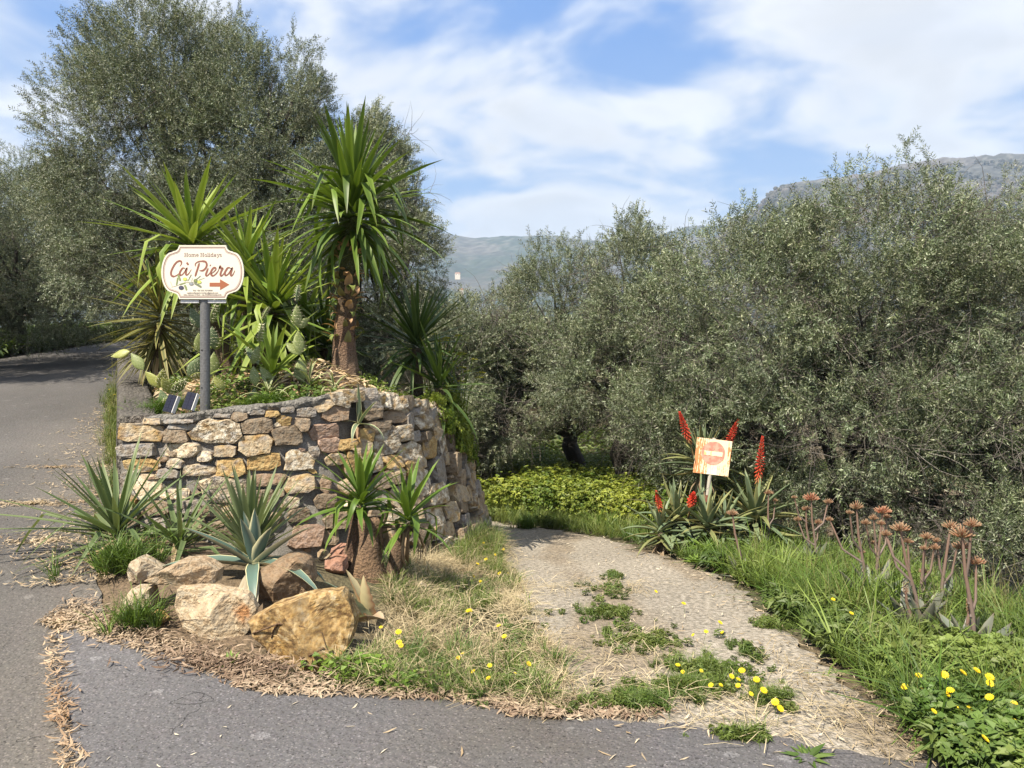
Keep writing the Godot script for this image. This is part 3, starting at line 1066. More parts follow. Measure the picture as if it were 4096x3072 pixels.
func build_signs() -> void:
	var d := 6.0
	var o := thing("guesthouse_sign", "cream shield-shaped sign reading Home Holidays on a grey post above the wall", "sign", pos(-2.464, 2.22, d))
	var w := 0.3285
	var h := 0.2145
	var line := plaque(w, h)
	var b := Mb.new()
	var cream := Color(0.64, 0.61, 0.52)
	var c0 := b.p(Vector3(0, 0, 0), cream)
	var c1 := b.p(Vector3(0, 0, -0.012), g(0.5))
	for k in line.size():
		b.p(Vector3(line[k].x, line[k].y, 0), cream)
		b.p(Vector3(line[k].x, line[k].y, -0.012), g(0.5))
	for k in line.size():
		var a := 2 + 2 * k
		var e := 2 + 2 * ((k + 1) % line.size())
		b.t(c0, a, e)
		b.t(c1, e + 1, a + 1)
		b.q(a, a + 1, e + 1, e)
	var panel := obj("panel", b.mesh(false), M.panel_white, o)
	var brown := Color(0.22, 0.085, 0.055)
	b = Mb.new()
	rim(b, 0.0125, 0.0185, w, h, 0.0012, Color(0.24, 0.12, 0.10))
	rim(b, 0.0235, 0.0255, w, h, 0.0012, Color(0.28, 0.16, 0.13))
	obj("border", b.mesh(), M.print, panel)
	words(panel, "Home Holidays", "Droid Serif", 430, 905, 205, Color(0.20, 0.11, 0.09))
	words(panel, "Tel +39 333.7273600", "Droid Serif", 540, 790, 657, Color(0.14, 0.09, 0.07))
	words(panel, "capieradiazzaruvostino@gmail.com", "Droid Serif", 465, 862, 687, Color(0.16, 0.1, 0.08))
	words(panel, "Citra valeura CI 0041 - Cin IT009024C2MIJA1ND", "Droid Serif", 422, 902, 711, Color(0.28, 0.2, 0.16))
	b = Mb.new()
	var strokes := [
		[[372, 350], [392, 322], [392, 290], [365, 282], [325, 305], [285, 365], [262, 425], [268, 465], [300, 478], [340, 460], [378, 425]],
		[[440, 378], [415, 370], [388, 400], [372, 440], [385, 462], [410, 450], [440, 410], [462, 370], [452, 420], [452, 450], [470, 457], [495, 430], [520, 388]],
		[[462, 300], [472, 316], [482, 332]],
		[[622, 305], [603, 370], [583, 430], [568, 478]],
		[[570, 350], [572, 318], [605, 292], [655, 284], [700, 292], [716, 325], [705, 368], [668, 402], [622, 404]],
		[[735, 372], [716, 420], [705, 455], [720, 469], [745, 448], [778, 402]],
		[[758, 334], [766, 340]],
		[[775, 442], [810, 414], [832, 386], [820, 366], [795, 376], [770, 420], [777, 460], [806, 466], [845, 430], [872, 388]],
		[[862, 405], [885, 345], [888, 352], [882, 368], [918, 376], [905, 400], [890, 450], [902, 469], [925, 452], [948, 408]],
		[[1020, 374], [990, 365], [960, 400], [945, 440], [960, 463], [985, 450], [1015, 410], [1040, 368], [1026, 420], [1020, 455], [1036, 466], [1055, 442], [1073, 402]]]
	for k in strokes.size():
		ribbon(b, strokes[k], 0.0165 if k != 6 else 0.017, 0.0012 + 0.00008 * k, brown)
	obj("script_lettering", b.mesh(), M.print, panel)
	b = Mb.new()
	var arrow := [[752, 557], [885, 557], [885, 513], [1005, 582], [885, 652], [885, 607], [752, 607]]
	var id := []
	for q in arrow:
		id.append(b.p(Vector3(sx(q).x, sx(q).y, 0.0012), Color(0.30, 0.10, 0.045)))
	b.q(id[0], id[1], id[5], id[6])
	b.t(id[2], id[3], id[4])
	obj("arrow", b.mesh(), M.print, panel)
	b = Mb.new()
	ribbon(b, [[262, 617], [330, 598], [420, 560], [500, 555], [560, 550]], 0.004, 0.0011, Color(0.18, 0.17, 0.08))
	for l in [[330, 590, 345, 490, 30, 0], [350, 455, 378, 535, 28, 0], [365, 582, 450, 556, 26, 0], [435, 585, 460, 655, 26, 0], [490, 505, 520, 450, 18, 1], [555, 560, 650, 615, 26, 1], [575, 520, 640, 468, 18, 1], [610, 520, 690, 495, 14, 2], [520, 545, 530, 490, 12, 2], [470, 540, 505, 480, 14, 0], [250, 540, 275, 605, 8, 2]]:
		ribbon(b, [[l[0], l[1]], [(l[0] + l[2]) / 2.0 + 3, (l[1] + l[3]) / 2.0], [l[2], l[3]]], l[4] * 0.000626, 0.0014 + 0.00002 * l[0] * 0.05, [Color(0.20, 0.25, 0.10), Color(0.16, 0.18, 0.11), Color(0.42, 0.42, 0.32)][l[5]], 0.05)
	for e in [[392, 622, 34, 26, 0], [440, 513, 27, 22, 1], [520, 572, 30, 20, 2], [575, 533, 26, 24, 3], [622, 550, 28, 22, 1]]:
		var col: Color = [Color(0.035, 0.035, 0.06), Color(0.32, 0.38, 0.08), Color(0.16, 0.17, 0.18), Color(0.11, 0.13, 0.05)][e[4]]
		var z: float = 0.0021 + 0.000001 * e[0]
		var mid := b.p(Vector3(sx(e).x - 0.003, sx(e).y + 0.003, z), col * 2.0)
		for k in 15:
			var a := -TAU * k / 14.0
			var at := sx([e[0] + e[2] * cos(a), e[1] + e[3] * sin(a)])
			b.p(Vector3(at.x, at.y, z), col)
			if k:
				b.t(mid, mid + k, mid + k + 1)
	obj("olive_sprig_print", b.mesh(), M.print, panel)
	for s in [-1, 1]:
		b = Mb.new()
		b.box(Vector3(0.036 if s > 0 else -0.18, -0.245, -0.03), Vector3(0.18 if s > 0 else -0.036, -0.222, -0.014), Color(0.72, 0.72, 0.72))
		obj("bracket", b.mesh(false), M.metal, o)
	b = Mb.new()
	b.tube([Vector3(0, -1.45, -0.052), Vector3(0, -1.12, -0.052), Vector3(0, -0.7, -0.052), Vector3(0, -0.2, -0.052), Vector3(0, 0.12, -0.052)], [0.0385], 20, [g(0.2)])
	var post := obj("post", b.mesh(), M.metal, o)
	for y in [-0.62, -0.92]:
		b = Mb.new()
		b.tube([Vector3(-0.012, y, -0.018), Vector3(-0.012, y, -0.0105)], [0.006], 8, [g(0.03)])
		obj("bolt_hole", b.mesh(), M.print, post)

	# two small solar lamps on the wall
	for k in 2:
		var q: Array = [[-2.665, 1.185, 5.87, -0.28, "left one of two small black solar lamps on the wall top"], [-2.515, 1.205, 5.87, -0.2, "small black solar lamp on the wall top, next to the sign post"]][k]
		var l := thing("solar_lamp", q[4], "lamp", pos(q[0], q[1], q[2]), 0.0, "solar lamps on the wall")
		var turn := Transform3D(Basis(UP, q[3]) * Basis(Vector3.RIGHT, -0.35) * Basis(Vector3(0, 0, 1), -0.15), Vector3.ZERO)
		b = Mb.new()
		b.box(Vector3(-0.043, -0.07, -0.014), Vector3(0.043, 0.07, 0.0), g(0.02))
		var casing := obj("casing", b.mesh(false), M.black, l, turn)
		for i in 2:
			for j in 5:
				b = Mb.new()
				b.box(Vector3(-0.038 + 0.039 * i, -0.064 + 0.026 * j, 0.0005), Vector3(-0.001 + 0.039 * i, -0.0395 + 0.026 * j, 0.002), Color(0.012, 0.014, 0.025))
				obj("solar_cell", b.mesh(false), M.black, casing)
		b = Mb.new()
		b.box(Vector3(0.0445, -0.068, -0.035), Vector3(0.05, 0.068, 0.001), g(0.55))
		obj("light_strip", b.mesh(false), M.panel_white, casing)
		b = Mb.new()
		b.tube([Vector3(0.01, -0.12, -0.06), Vector3(0.01, -0.03, -0.045), Vector3(0.005, 0.0, -0.012)], [0.012, 0.012, 0.014], 8, [g(0.03)])
		obj("stand", b.mesh(), M.black, l)

	# the old no-entry sign
	var e := thing("no_entry_sign", "rusty square no entry sign with faded red disc leaning among the aloes", "sign", ground(2.06, 8.2))
	e.rotation.z = -0.12
	var up := 0.447 - e.position.y
	var im := Image.create(256, 256, false, Image.FORMAT_RGB8)
	var rn := FastNoiseLite.new()
	rn.seed = 5
	rn.frequency = 0.02
	rn.fractal_octaves = 4
	for y in 256:
		for x in 256:
			var streak := rn.get_noise_2d(x * 4.0, y * 0.35) + 0.5 * rn.get_noise_2d(x * 2.0 + 700, y * 2.0)
			var side := 0.42 * sst(110.0, 10.0, float(x)) - 0.28 * sst(40.0, 150.0, float(x)) + 0.3 * sst(200.0, 250.0, float(x)) - 0.4 * sst(60.0, 0.0, float(y) - float(x) * 0.2 + 20.0)
			var rust := sst(-0.12, 0.3, streak * 1.2 + side)
			var col := Color(0.95, 0.88, 0.74).lerp(Color(0.85, 0.55, 0.36), rust)
			var q := Vector2(x - 128, y - 102)
			if q.length() < 86.0:
				col = Color(0.91, 0.53, 0.46).lerp(Color(0.94, 0.64, 0.56), sst(-0.3, 0.4, rn.get_noise_2d(x, y)))
				if absf(q.x) < 68.0 and absf(q.y - 1.0) < 16.0:
					col = Color(0.95, 0.9, 0.75).lerp(Color(0.85, 0.66, 0.38), 0.6 * sst(0.0, 0.25, rn.get_noise_2d(x * 1.3, y * 0.5) + 0.25 - 0.004 * x))
				if rn.get_noise_2d(x * 3.0 + 90, y * 3.0) > 0.42 and absf(absf(q.y) - 28.0) < 14.0:
					col = Color(0.6, 0.36, 0.28)
			elif y > 188 and absf(x - 140) < 22.0 + 0.4 * (y - 188):
				col = col.lerp(Color(0.96, 0.93, 0.84), 0.7)
			im.set_pixel(x, y, col)
	var pm := StandardMaterial3D.new()
	pm.albedo_texture = ImageTexture.create_from_image(im)
	pm.roughness = 0.55
	b = Mb.new()
	b.box(Vector3(-0.192, -0.192, 0.018), Vector3(0.192, 0.192, 0.0215))
	panel = obj("panel", b.mesh(false), pm, e, Transform3D(Basis(), Vector3(0, up, 0)))
	for k in 2:
		b = Mb.new()
		b.box(Vector3(-0.19 if k else -0.19, -0.19, 0.0), Vector3(0.19, -0.178, 0.017), Color(0.5, 0.3, 0.15))
		obj("rim", b.mesh(false), M.rust, panel, Transform3D(Basis(), Vector3(0, 0.368 if k else 0.0, 0)))
	b = Mb.new()
	b.tube([Vector3(0, -0.4, 0), Vector3(0, up - 0.42, 0)], [0.019], 10, [Color(0.24, 0.09, 0.055)])
	obj("lower_post", b.mesh(), M.rust, e)
	b = Mb.new()
	b.tube([Vector3(0, up - 0.42, 0), Vector3(0, up + 0.205, 0)], [0.0205, 0.0205], 10, [Color(0.62, 0.57, 0.48)])
	obj("post", b.mesh(), M.rust, e)


# ---------------------------------------------------------------- plants
const YG := [Color(0.16, 0.23, 0.03), Color(0.25, 0.32, 0.07)]
const YB := [Color(0.10, 0.17, 0.022), Color(0.155, 0.23, 0.045)]
const YD := [Color(0.055, 0.10, 0.018), Color(0.09, 0.14, 0.03)]


func trunk_part(o: Node3D, called: String, path: Array, radii: Array, cols: Array, lump := 0.08) -> void:
	var b := Mb.new()
	var p2 := []
	var r2 := []
	var c2 := []
	var n := path.size() - 1
	for k in n * 4 + 1:
		var f := k / 4.0
		var i := mini(int(f), n - 1)
		p2.append(path[i].lerp(path[i + 1], f - i))
		r2.append(lerpf(radii[mini(i, radii.size() - 1)], radii[mini(i + 1, radii.size() - 1)], f - i) * (1.0 + lump * rf(-0.6, 0.6)))
		c2.append(cols[mini(i, cols.size() - 1)].lerp(cols[mini(i + 1, cols.size() - 1)], f - i) * rf(0.85, 1.1))
	b.tube(p2, r2, 12, c2, lump * 0.5)
	obj(called, b.mesh(), M.bark, o)


func build_tall_yucca() -> void:
	rng.seed = 101
	var y0 := 1.36
	var o := thing("tall_yucca", "tall single-stemmed yucca with shaggy brown trunk and drooping glossy crown", "yucca", pos(-1.6, y0, 7.2))
	trunk_part(o, "trunk", [Vector3(0, -0.1, 0), Vector3(0.0, 0.12, 0), Vector3(0.0, 0.4, 0), Vector3(0.03, 0.8, 0), Vector3(0.05, 1.15, 0), Vector3(0.06, 1.6, 0)], [0.15, 0.125, 0.10, 0.09, 0.095, 0.08], [Color(0.22, 0.14, 0.09), Color(0.30, 0.20, 0.13), Color(0.26, 0.15, 0.09), Color(0.16, 0.12, 0.06), Color(0.12, 0.15, 0.04), Color(0.12, 0.16, 0.04)])
	for k in 96:              # stubs of old leaf bases round the trunk
		var t := rng.randf()
		var y := lerpf(0.28, 1.25, t)
		var a := k * 2.4 + rf(-0.3, 0.3)
		var col: Color = Color(0.42, 0.26, 0.14).lerp(Color(0.14, 0.17, 0.04), sst(0.45, 0.75, t)) * rf(0.7, 1.25)
		var leaf := blade("stub%d" % (k % 6), 0.13, 0.075, [2.2, 1.2, -1.6, 0.6, 2.8, -0.9][k % 6], 0.5, 0.0, 0.3, 0.9, col, col * 1.2, 4)
		obj("leaf_stub", leaf, M.dry, o, Transform3D((Basis(UP, a) * Basis(Vector3.RIGHT, -rf(0.3, 1.2))).scaled(Vector3.ONE * rf(0.6, 1.1)), Vector3(0.03 * t + 0.1 * sin(a), y, 0.1 * cos(a))))
	var kinds := [[0.9, 0.075, 0.1, 0.5, 0.0], [0.92, 0.078, 0.2, 0.5, 0.0], [0.85, 0.078, 0.3, 0.5, 1.7], [0.95, 0.078, 0.35, 0.5, 0.0], [0.92, 0.076, 0.25, 0.55, 1.4], [0.96, 0.075, 0.5, 0.5, 0.0], [0.95, 0.072, 0.65, 0.4, 0.0], [0.85, 0.068, 0.5, 0.5, 0.6], [0.72, 0.06, 0.4, 0.5, 0.0]]
	rosette(o, Vector3(0.07, 1.55, 0), 165, kinds, 1.5, -0.7, "tall", [YB, [Color(0.12, 0.19, 0.025), Color(0.18, 0.26, 0.05)], YD, [Color(0.07, 0.125, 0.018), Color(0.12, 0.18, 0.03)]], M.shiny_leaf, {"rise": 0.42, "spread": 0.95, "size": 1.02})


func build_left_yucca() -> void:
	rng.seed = 102
	var o := thing("branched_yucca", "yellow-green yucca with several heads of long sword leaves behind the cream sign", "yucca", pos(-2.75, 1.3, 7.9))
	var heads := [[Vector3(-3.28, 2.66, -7.7), 84, 0.96], [Vector3(-2.68, 2.42, -7.6), 70, 0.78], [Vector3(-2.35, 1.98, -7.4), 84, 0.92], [Vector3(-2.2, 1.75, -7.9), 50, 0.8]]
	var kinds := [[0.95, 0.088, 0.06, 0.5, 0.0], [1.0, 0.09, 0.15, 0.5, 0.0], [1.05, 0.088, 0.22, 0.55, 0.0], [0.95, 0.086, 0.2, 0.5, 1.5], [1.08, 0.086, 0.35, 0.5, 0.0], [1.0, 0.08, 0.6, 0.5, 0.0]]
	for h in heads:
		var at: Vector3 = h[0] - o.position
		trunk_part(o, "trunk", [Vector3(at.x * 0.2, -0.2, 0), at * 0.5 + Vector3(at.x * 0.2, 0, 0), at], [0.09, 0.07, 0.06], [Color(0.2, 0.14, 0.09), Color(0.2, 0.15, 0.08)])
		rosette(o, at, h[1], kinds, 1.45, -0.7, "left", [YG, YB, [Color(0.19, 0.26, 0.04), Color(0.28, 0.35, 0.09)]], M.leaf, {"rise": 0.24, "size": h[2], "spread": 0.75})


func build_bed_plants() -> void:
	rng.seed = 103
	var o := thing("spiky_yucca", "stiff needle-leaved yucca with yellow leaf edges hanging over the concrete wall end", "yucca", pos(-3.62, 1.35, 7.75))
	trunk_part(o, "trunk", [Vector3(0, -0.1, 0), Vector3(0, 0.5, 0)], [0.08, 0.05], [Color(0.2, 0.15, 0.09)])
	var sk := [[0.66, 0.046, 0.05, 0.5, 0.0], [0.66, 0.046, 0.1, 0.5, 0.0], [0.68, 0.044, 0.2, 0.5, 0.0], [0.62, 0.03, 0.5, 0.5, 0.0]]
	rosette(o, Vector3(0, 0.58, 0), 160, sk, 1.5, -1.2, "spiky", [[Color(0.075, 0.10, 0.025), Color(0.27, 0.24, 0.09)], [Color(0.09, 0.11, 0.03), Color(0.3, 0.26, 0.1)]], M.leaf, {"rise": 0.5, "fold": 0.25})
	for k in 34:              # the leaves that hang out over the concrete wall
		var leaf := blade("spiky%d" % (k % 2), sk[1 + k % 3][0], sk[1 + k % 3][1], sk[1 + k % 3][2], 0.5, 0.0, 0.25, 0.7, [Color(0.075, 0.10, 0.025), Color(0.2, 0.16, 0.06)][k % 2], Color(0.3, 0.26, 0.1))
		obj("leaf", leaf, M.leaf, o, Transform3D((Basis(UP, rf(-2.3, 0.1)) * Basis(Vector3.RIGHT, rf(-0.15, 0.85))).scaled(Vector3.ONE * rf(0.8, 1.05)), Vector3(0, rf(0.2, 0.5), 0)))
	# dead skirt
	for k in 26:
		var leaf := blade("skirt%d" % (k % 3), 0.5, 0.035, [0.6, 1.0, 1.4][k % 3], 0.5, 0.0, 0.3, 0.8, Color(0.36, 0.25, 0.12), Color(0.45, 0.34, 0.18), 5)
		obj("dead_leaf", leaf, M.dry, o, Transform3D(Basis(UP, k * 2.4) * Basis(Vector3.RIGHT, rf(0.7, 1.3)), Vector3(0, rf(0.2, 0.4), 0)))

	rng.seed = 104
	var dk := [[0.72, 0.05, 0.05, 0.5, 0.0], [0.74, 0.05, 0.2, 0.5, 0.0], [0.74, 0.048, 0.45, 0.5, 0.0], [0.7, 0.046, 0.9, 0.5, 0.0]]
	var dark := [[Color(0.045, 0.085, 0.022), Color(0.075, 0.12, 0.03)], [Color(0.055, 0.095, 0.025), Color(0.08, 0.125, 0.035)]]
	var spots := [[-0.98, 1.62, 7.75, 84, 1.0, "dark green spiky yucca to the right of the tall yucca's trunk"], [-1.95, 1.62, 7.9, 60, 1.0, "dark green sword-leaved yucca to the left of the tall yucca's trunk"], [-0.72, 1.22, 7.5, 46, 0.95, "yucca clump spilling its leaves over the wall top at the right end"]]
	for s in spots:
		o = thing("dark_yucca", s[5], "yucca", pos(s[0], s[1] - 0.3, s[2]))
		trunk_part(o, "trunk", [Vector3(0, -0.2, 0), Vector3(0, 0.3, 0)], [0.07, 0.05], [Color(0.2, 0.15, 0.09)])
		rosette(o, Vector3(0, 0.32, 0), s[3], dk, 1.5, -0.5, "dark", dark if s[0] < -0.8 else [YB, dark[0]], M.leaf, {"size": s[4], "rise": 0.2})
	o = thing("young_yucca", "bright green young yucca with broad arching blades between the cactus and the trunk", "yucca", pos(-2.15, 1.33, 6.75))
	rosette(o, Vector3(0, 0.04, 0), 26, [[0.6, 0.065, 0.2, 0.5, 0.0], [0.7, 0.065, 0.5, 0.5, 0.0], [0.65, 0.06, 0.9, 0.5, 0.0], [0.5, 0.06, 1.4, 0.5, 0.0]], 1.4, 0.3, "young", [YG, YB], M.leaf)

	# prickly pears
	rng.seed = 105
	var pad := Mb.new()
	for i in 9:
		var t := i / 8.0
		for k in 14:
			var a := TAU * k / 14.0
			var wide := sin(PI * pow(t, 0.8)) * 0.5 + 0.02
			pad.p(Vector3(cos(a) * wide * 0.5, t, sin(a) * (wide * 0.13 + 0.008)), g(1.0 if (i + k) % 2 else 0.86))
	for i in 8:
		for k in 14:
			pad.q(i * 14 + k, (i + 1) * 14 + k, (i + 1) * 14 + (k + 1) % 14, i * 14 + (k + 1) % 14)
	var spine := Mb.new()
	for i in range(1, 8):
		for k in 8:
			var t := i / 8.0
			var wide := sin(PI * pow(t, 0.8)) * 0.5
			var at := Vector3(lerpf(-0.8, 0.8, (k % 4 + 0.5 * (i % 2)) / 3.5) * wide * 0.6, t, (1 if k < 4 else -1) * (wide * 0.1 + 0.02))
			for s in 2:
				var e := spine.p(at, Color(0.75, 0.7, 0.5))
				spine.p(at + Vector3(0.008, 0.008, 0), Color(0.75, 0.7, 0.5))
				spine.p(at + Vector3(rf(-0.08, 0.08), rf(-0.05, 0.1), 0.12 * signf(at.z)), Color(0.8, 0.75, 0.6))
				spine.t(e, e + 1, e + 2)
	var pads := []
	for c in [Color(0.19, 0.23, 0.075), Color(0.27, 0.29, 0.07), Color(0.13, 0.18, 0.085)]:
		var m := Mb.new()
		m.add(pad, Transform3D(), c)
		m.add(spine, Transform3D())
		pads.append(m.mesh())
	# rows: foot x, height, d, then pads [from pad, length, roll, yaw, colour]
	var clumps := [
		["prickly pear with flat oval pads climbing behind the two solar lamps", -2.9, 1.1, 6.4, [[-1, 0.26, 0.3, 0.2, 2], [-1, 0.24, -0.5, 0.5, 0], [0, 0.22, 0.5, -0.3, 1], [0, 0.2, -0.4, 0.6, 1], [1, 0.23, -0.2, 0.3, 0], [1, 0.2, 0.9, 0.1, 1], [2, 0.22, -0.1, 0.4, 0], [4, 0.24, 0.35, -0.5, 2], [4, 0.19, -0.6, 0.2, 1], [7, 0.24, 0.5, 0.2, 0], [6, 0.2, 1.1, 0.3, 1], [-1, 0.2, 0.9, 0.9, 2], [9, 0.22, 0.3, 0.6, 2]]],
		["pale tall prickly pear standing as a column of pads left of the tall yucca", -1.98, 1.36, 6.55, [[-1, 0.27, 0.05, 0.3, 0], [0, 0.27, -0.1, 0.5, 0], [1, 0.25, 0.12, 0.1, 0], [2, 0.2, -0.2, 0.6, 2], [-1, 0.22, 0.5, 0.9, 0], [0, 0.2, 0.7, 0.4, 0], [4, 0.23, 0.1, 0.2, 2], [1, 0.18, -0.8, 0.2, 0]]],
		["low prickly pear with ragged pads just right of the grey sign post", -2.3, 1.15, 6.3, [[-1, 0.22, -0.2, 0.3, 2], [-1, 0.2, 0.6, 0.8, 0], [0, 0.2, 0.3, 0.2, 0], [2, 0.2, -0.3, 0.5, 0], [1, 0.18, 0.2, 0.1, 1], [3, 0.22, 0.15, 0.6, 0], [-1, 0.18, -0.9, 0.2, 2], [5, 0.17, -0.4, 0.2, 0]]],
		["prickly pear of narrow green pads half hidden behind the sign post", -2.72, 1.2, 6.7, [[-1, 0.25, 0.1, 0.3, 0], [0, 0.25, -0.15, 0.5, 0], [1, 0.25, 0.2, 0.1, 2], [0, 0.2, 0.8, 0.3, 0], [2, 0.22, -0.1, 0.4, 0], [1, 0.2, -0.7, 0.6, 1], [4, 0.2, 0.4, 0.3, 2], [-1, 0.2, -0.7, 0.3, 0]]]]
	for c in clumps:
		o = thing("prickly_pear", c[0], "cactus", pos(c[1], c[2] - 0.05, c[3]), 0.0, "prickly pears in the bed")
		var done := []
		for q in c[4]:
			var from := Transform3D(Basis(), Vector3(rf(-0.14, 0.14), 0, rf(-0.1, 0.1)))
			if q[0] >= 0:
				from = done[q[0]][0] * Transform3D(Basis(), Vector3(0, done[q[0]][1] * 0.93, 0))
			from.basis = from.basis * Basis(Vector3(0, 0, 1), q[2]) * Basis(UP, q[3]) * Basis(Vector3.RIGHT, rf(-0.25, 0.25))
			done.append([from, q[1]])
			obj("pad", pads[q[4]], M.succulent, o, from * Transform3D(Basis().scaled(Vector3.ONE * q[1] * 0.84), Vector3.ZERO))

	# striped agave in a hole of the wall
	rng.seed = 106
	var f := wall_frame(1.86, 0.99)
	o = thing("wall_agave", "small striped agave growing out of a gap high in the stone wall", "agave", f.origin + f.basis.z * 0.0)
	var stripe := [[Color(0.16, 0.21, 0.13), Color(0.62, 0.6, 0.36)]]
	for q in [[0.1, 1.45, 0.36, 0.3], [0.9, 0.9, 0.3, 0.3], [-0.1, 0.2, 0.26, 1.6], [1.3, 0.15, 0.3, 1.5], [-1.3, 0.5, 0.16, 0.8], [0.5, 1.2, 0.14, 0.2]]:
		var leaf := blade("stripe", q[2], 0.045, q[3], 0.5, 0.0, 0.5, 0.6, stripe[0][0], stripe[0][1], 7, 0.22)
		obj("leaf", leaf, M.leaf, o, Transform3D(Basis(UP, q[0]) * Basis(Vector3.RIGHT, -q[1]), Vector3(0, 0, 0.02)))
	for k in 7:
		obj("dead_leaf", blade("dead_w%d" % (k % 2), 0.14, 0.03, 1.6, 0.5, 0.0, 0.4, 0.8, Color(0.24, 0.15, 0.09), Color(0.3, 0.2, 0.12), 4), M.dry, o, Transform3D(Basis(UP, rf(-1.2, 1.2)) * Basis(Vector3.RIGHT, rf(-0.2, 0.8)), Vector3(rf(-0.03, 0.03), -0.02, 0)))
	# small striped plants that creep over the litter
	rng.seed = 107
	for q in [[-2.05, 6.35, 0.8, "pale striped agave offset creeping over the dry litter left of the yucca trunk"], [-1.75, 6.5, 0.9, "striped agave offset lying in dry leaves right below the yucca trunk"], [-1.5, 6.35, 0.7, "small striped agave offset nearest the wall top below the yucca trunk"]]:
		o = thing("agave_offset", q[3], "agave", pos(q[0], bed_height(q[0], q[1]) + 0.02, q[1]))
		rosette(o, Vector3.ZERO, 16, [[0.34, 0.03, 0.8, 0.5, 0.0], [0.38, 0.03, 1.4, 0.5, 0.0], [0.36, 0.03, 1.9, 0.5, 0.0]], 1.3, 0.1, "offset", [[Color(0.22, 0.27, 0.12), Color(0.6, 0.57, 0.33)]], M.leaf, {"edge": 0.2, "size": q[2]})
	# yellow-green vine on the right shoulder, and the umbels behind
	rng.seed = 108
	o = thing("creeper", "yellow-green creeper hanging over the right shoulder of the stone wall", "creeper", pos(-0.7, 1.0, 7.5))
	var xs := []
	var cols := PackedColorArray()
	for k in 330:
		var u := rf(3.1, 4.3)
		var y := wall_top(u) + rf(-0.5, 0.25) * sst(2.8, 3.7, u) + rf(0.0, 0.15)
		var w := wall_frame(u, minf(y, wall_top(u)))
		var at := w.origin + w.basis.z * rf(-0.02, 0.08) + UP * maxf(0.0, y - wall_top(u))
		if y > wall_top(u):
			at -= w.basis.z * rf(0.0, 0.35)
		xs.append(Transform3D(aim(w.basis.z + UP * rf(-0.6, 0.6), rf(0, TAU)).scaled(Vector3.ONE * rf(0.35, 0.7)), at - o.position))
		cols.push_back(rcol(Color(0.16, 0.24, 0.03), Color(0.28, 0.33, 0.05)))
	many("foliage", M.sprigs[0], M.grass, xs, cols, o)
	for q in [[-0.82, 1.72, 8.1, 0.55, "left one of the yellow umbel plants behind the right-hand yucca"], [-0.58, 1.45, 8.2, 0.5, "right one of the yellow umbel plants behind the right-hand yucca, over the wall shoulder"]]:
		o = thing("umbel_plant", q[4], "wild fennel", pos(q[0], q[1] - q[3], q[2]), 0.0, "yellow umbel plants")
		var umb := Mb.new()
		var st := Mb.new()
		for k in 12:
			var tip := Vector3(rf(-0.3, 0.3), q[3] * rf(0.6, 1.1), rf(-0.2, 0.2))
			st.tube([Vector3(0, -0.5, 0), tip * 0.5 + Vector3(0, 0.02, 0), tip], [0.008, 0.006, 0.004], 4, [Color(0.22, 0.28, 0.06)])
			for e in 26:
				var a := rf(0, TAU)
				var r := sqrt(rng.randf()) * 0.055
				var c := tip + Vector3(cos(a) * r, 0.02 - r * r * 5.0, sin(a) * r)
				umb.tube([tip, c - Vector3(0, 0.006, 0), c], [0.001, 0.003, 0.006], 3, [Color(0.35, 0.38, 0.05), Color(0.5, 0.48, 0.05), Color(0.58, 0.5, 0.05)])
		obj("stems", st.mesh(), M.leaf, o)
		obj("umbels", umb.mesh(), M.petal, o)


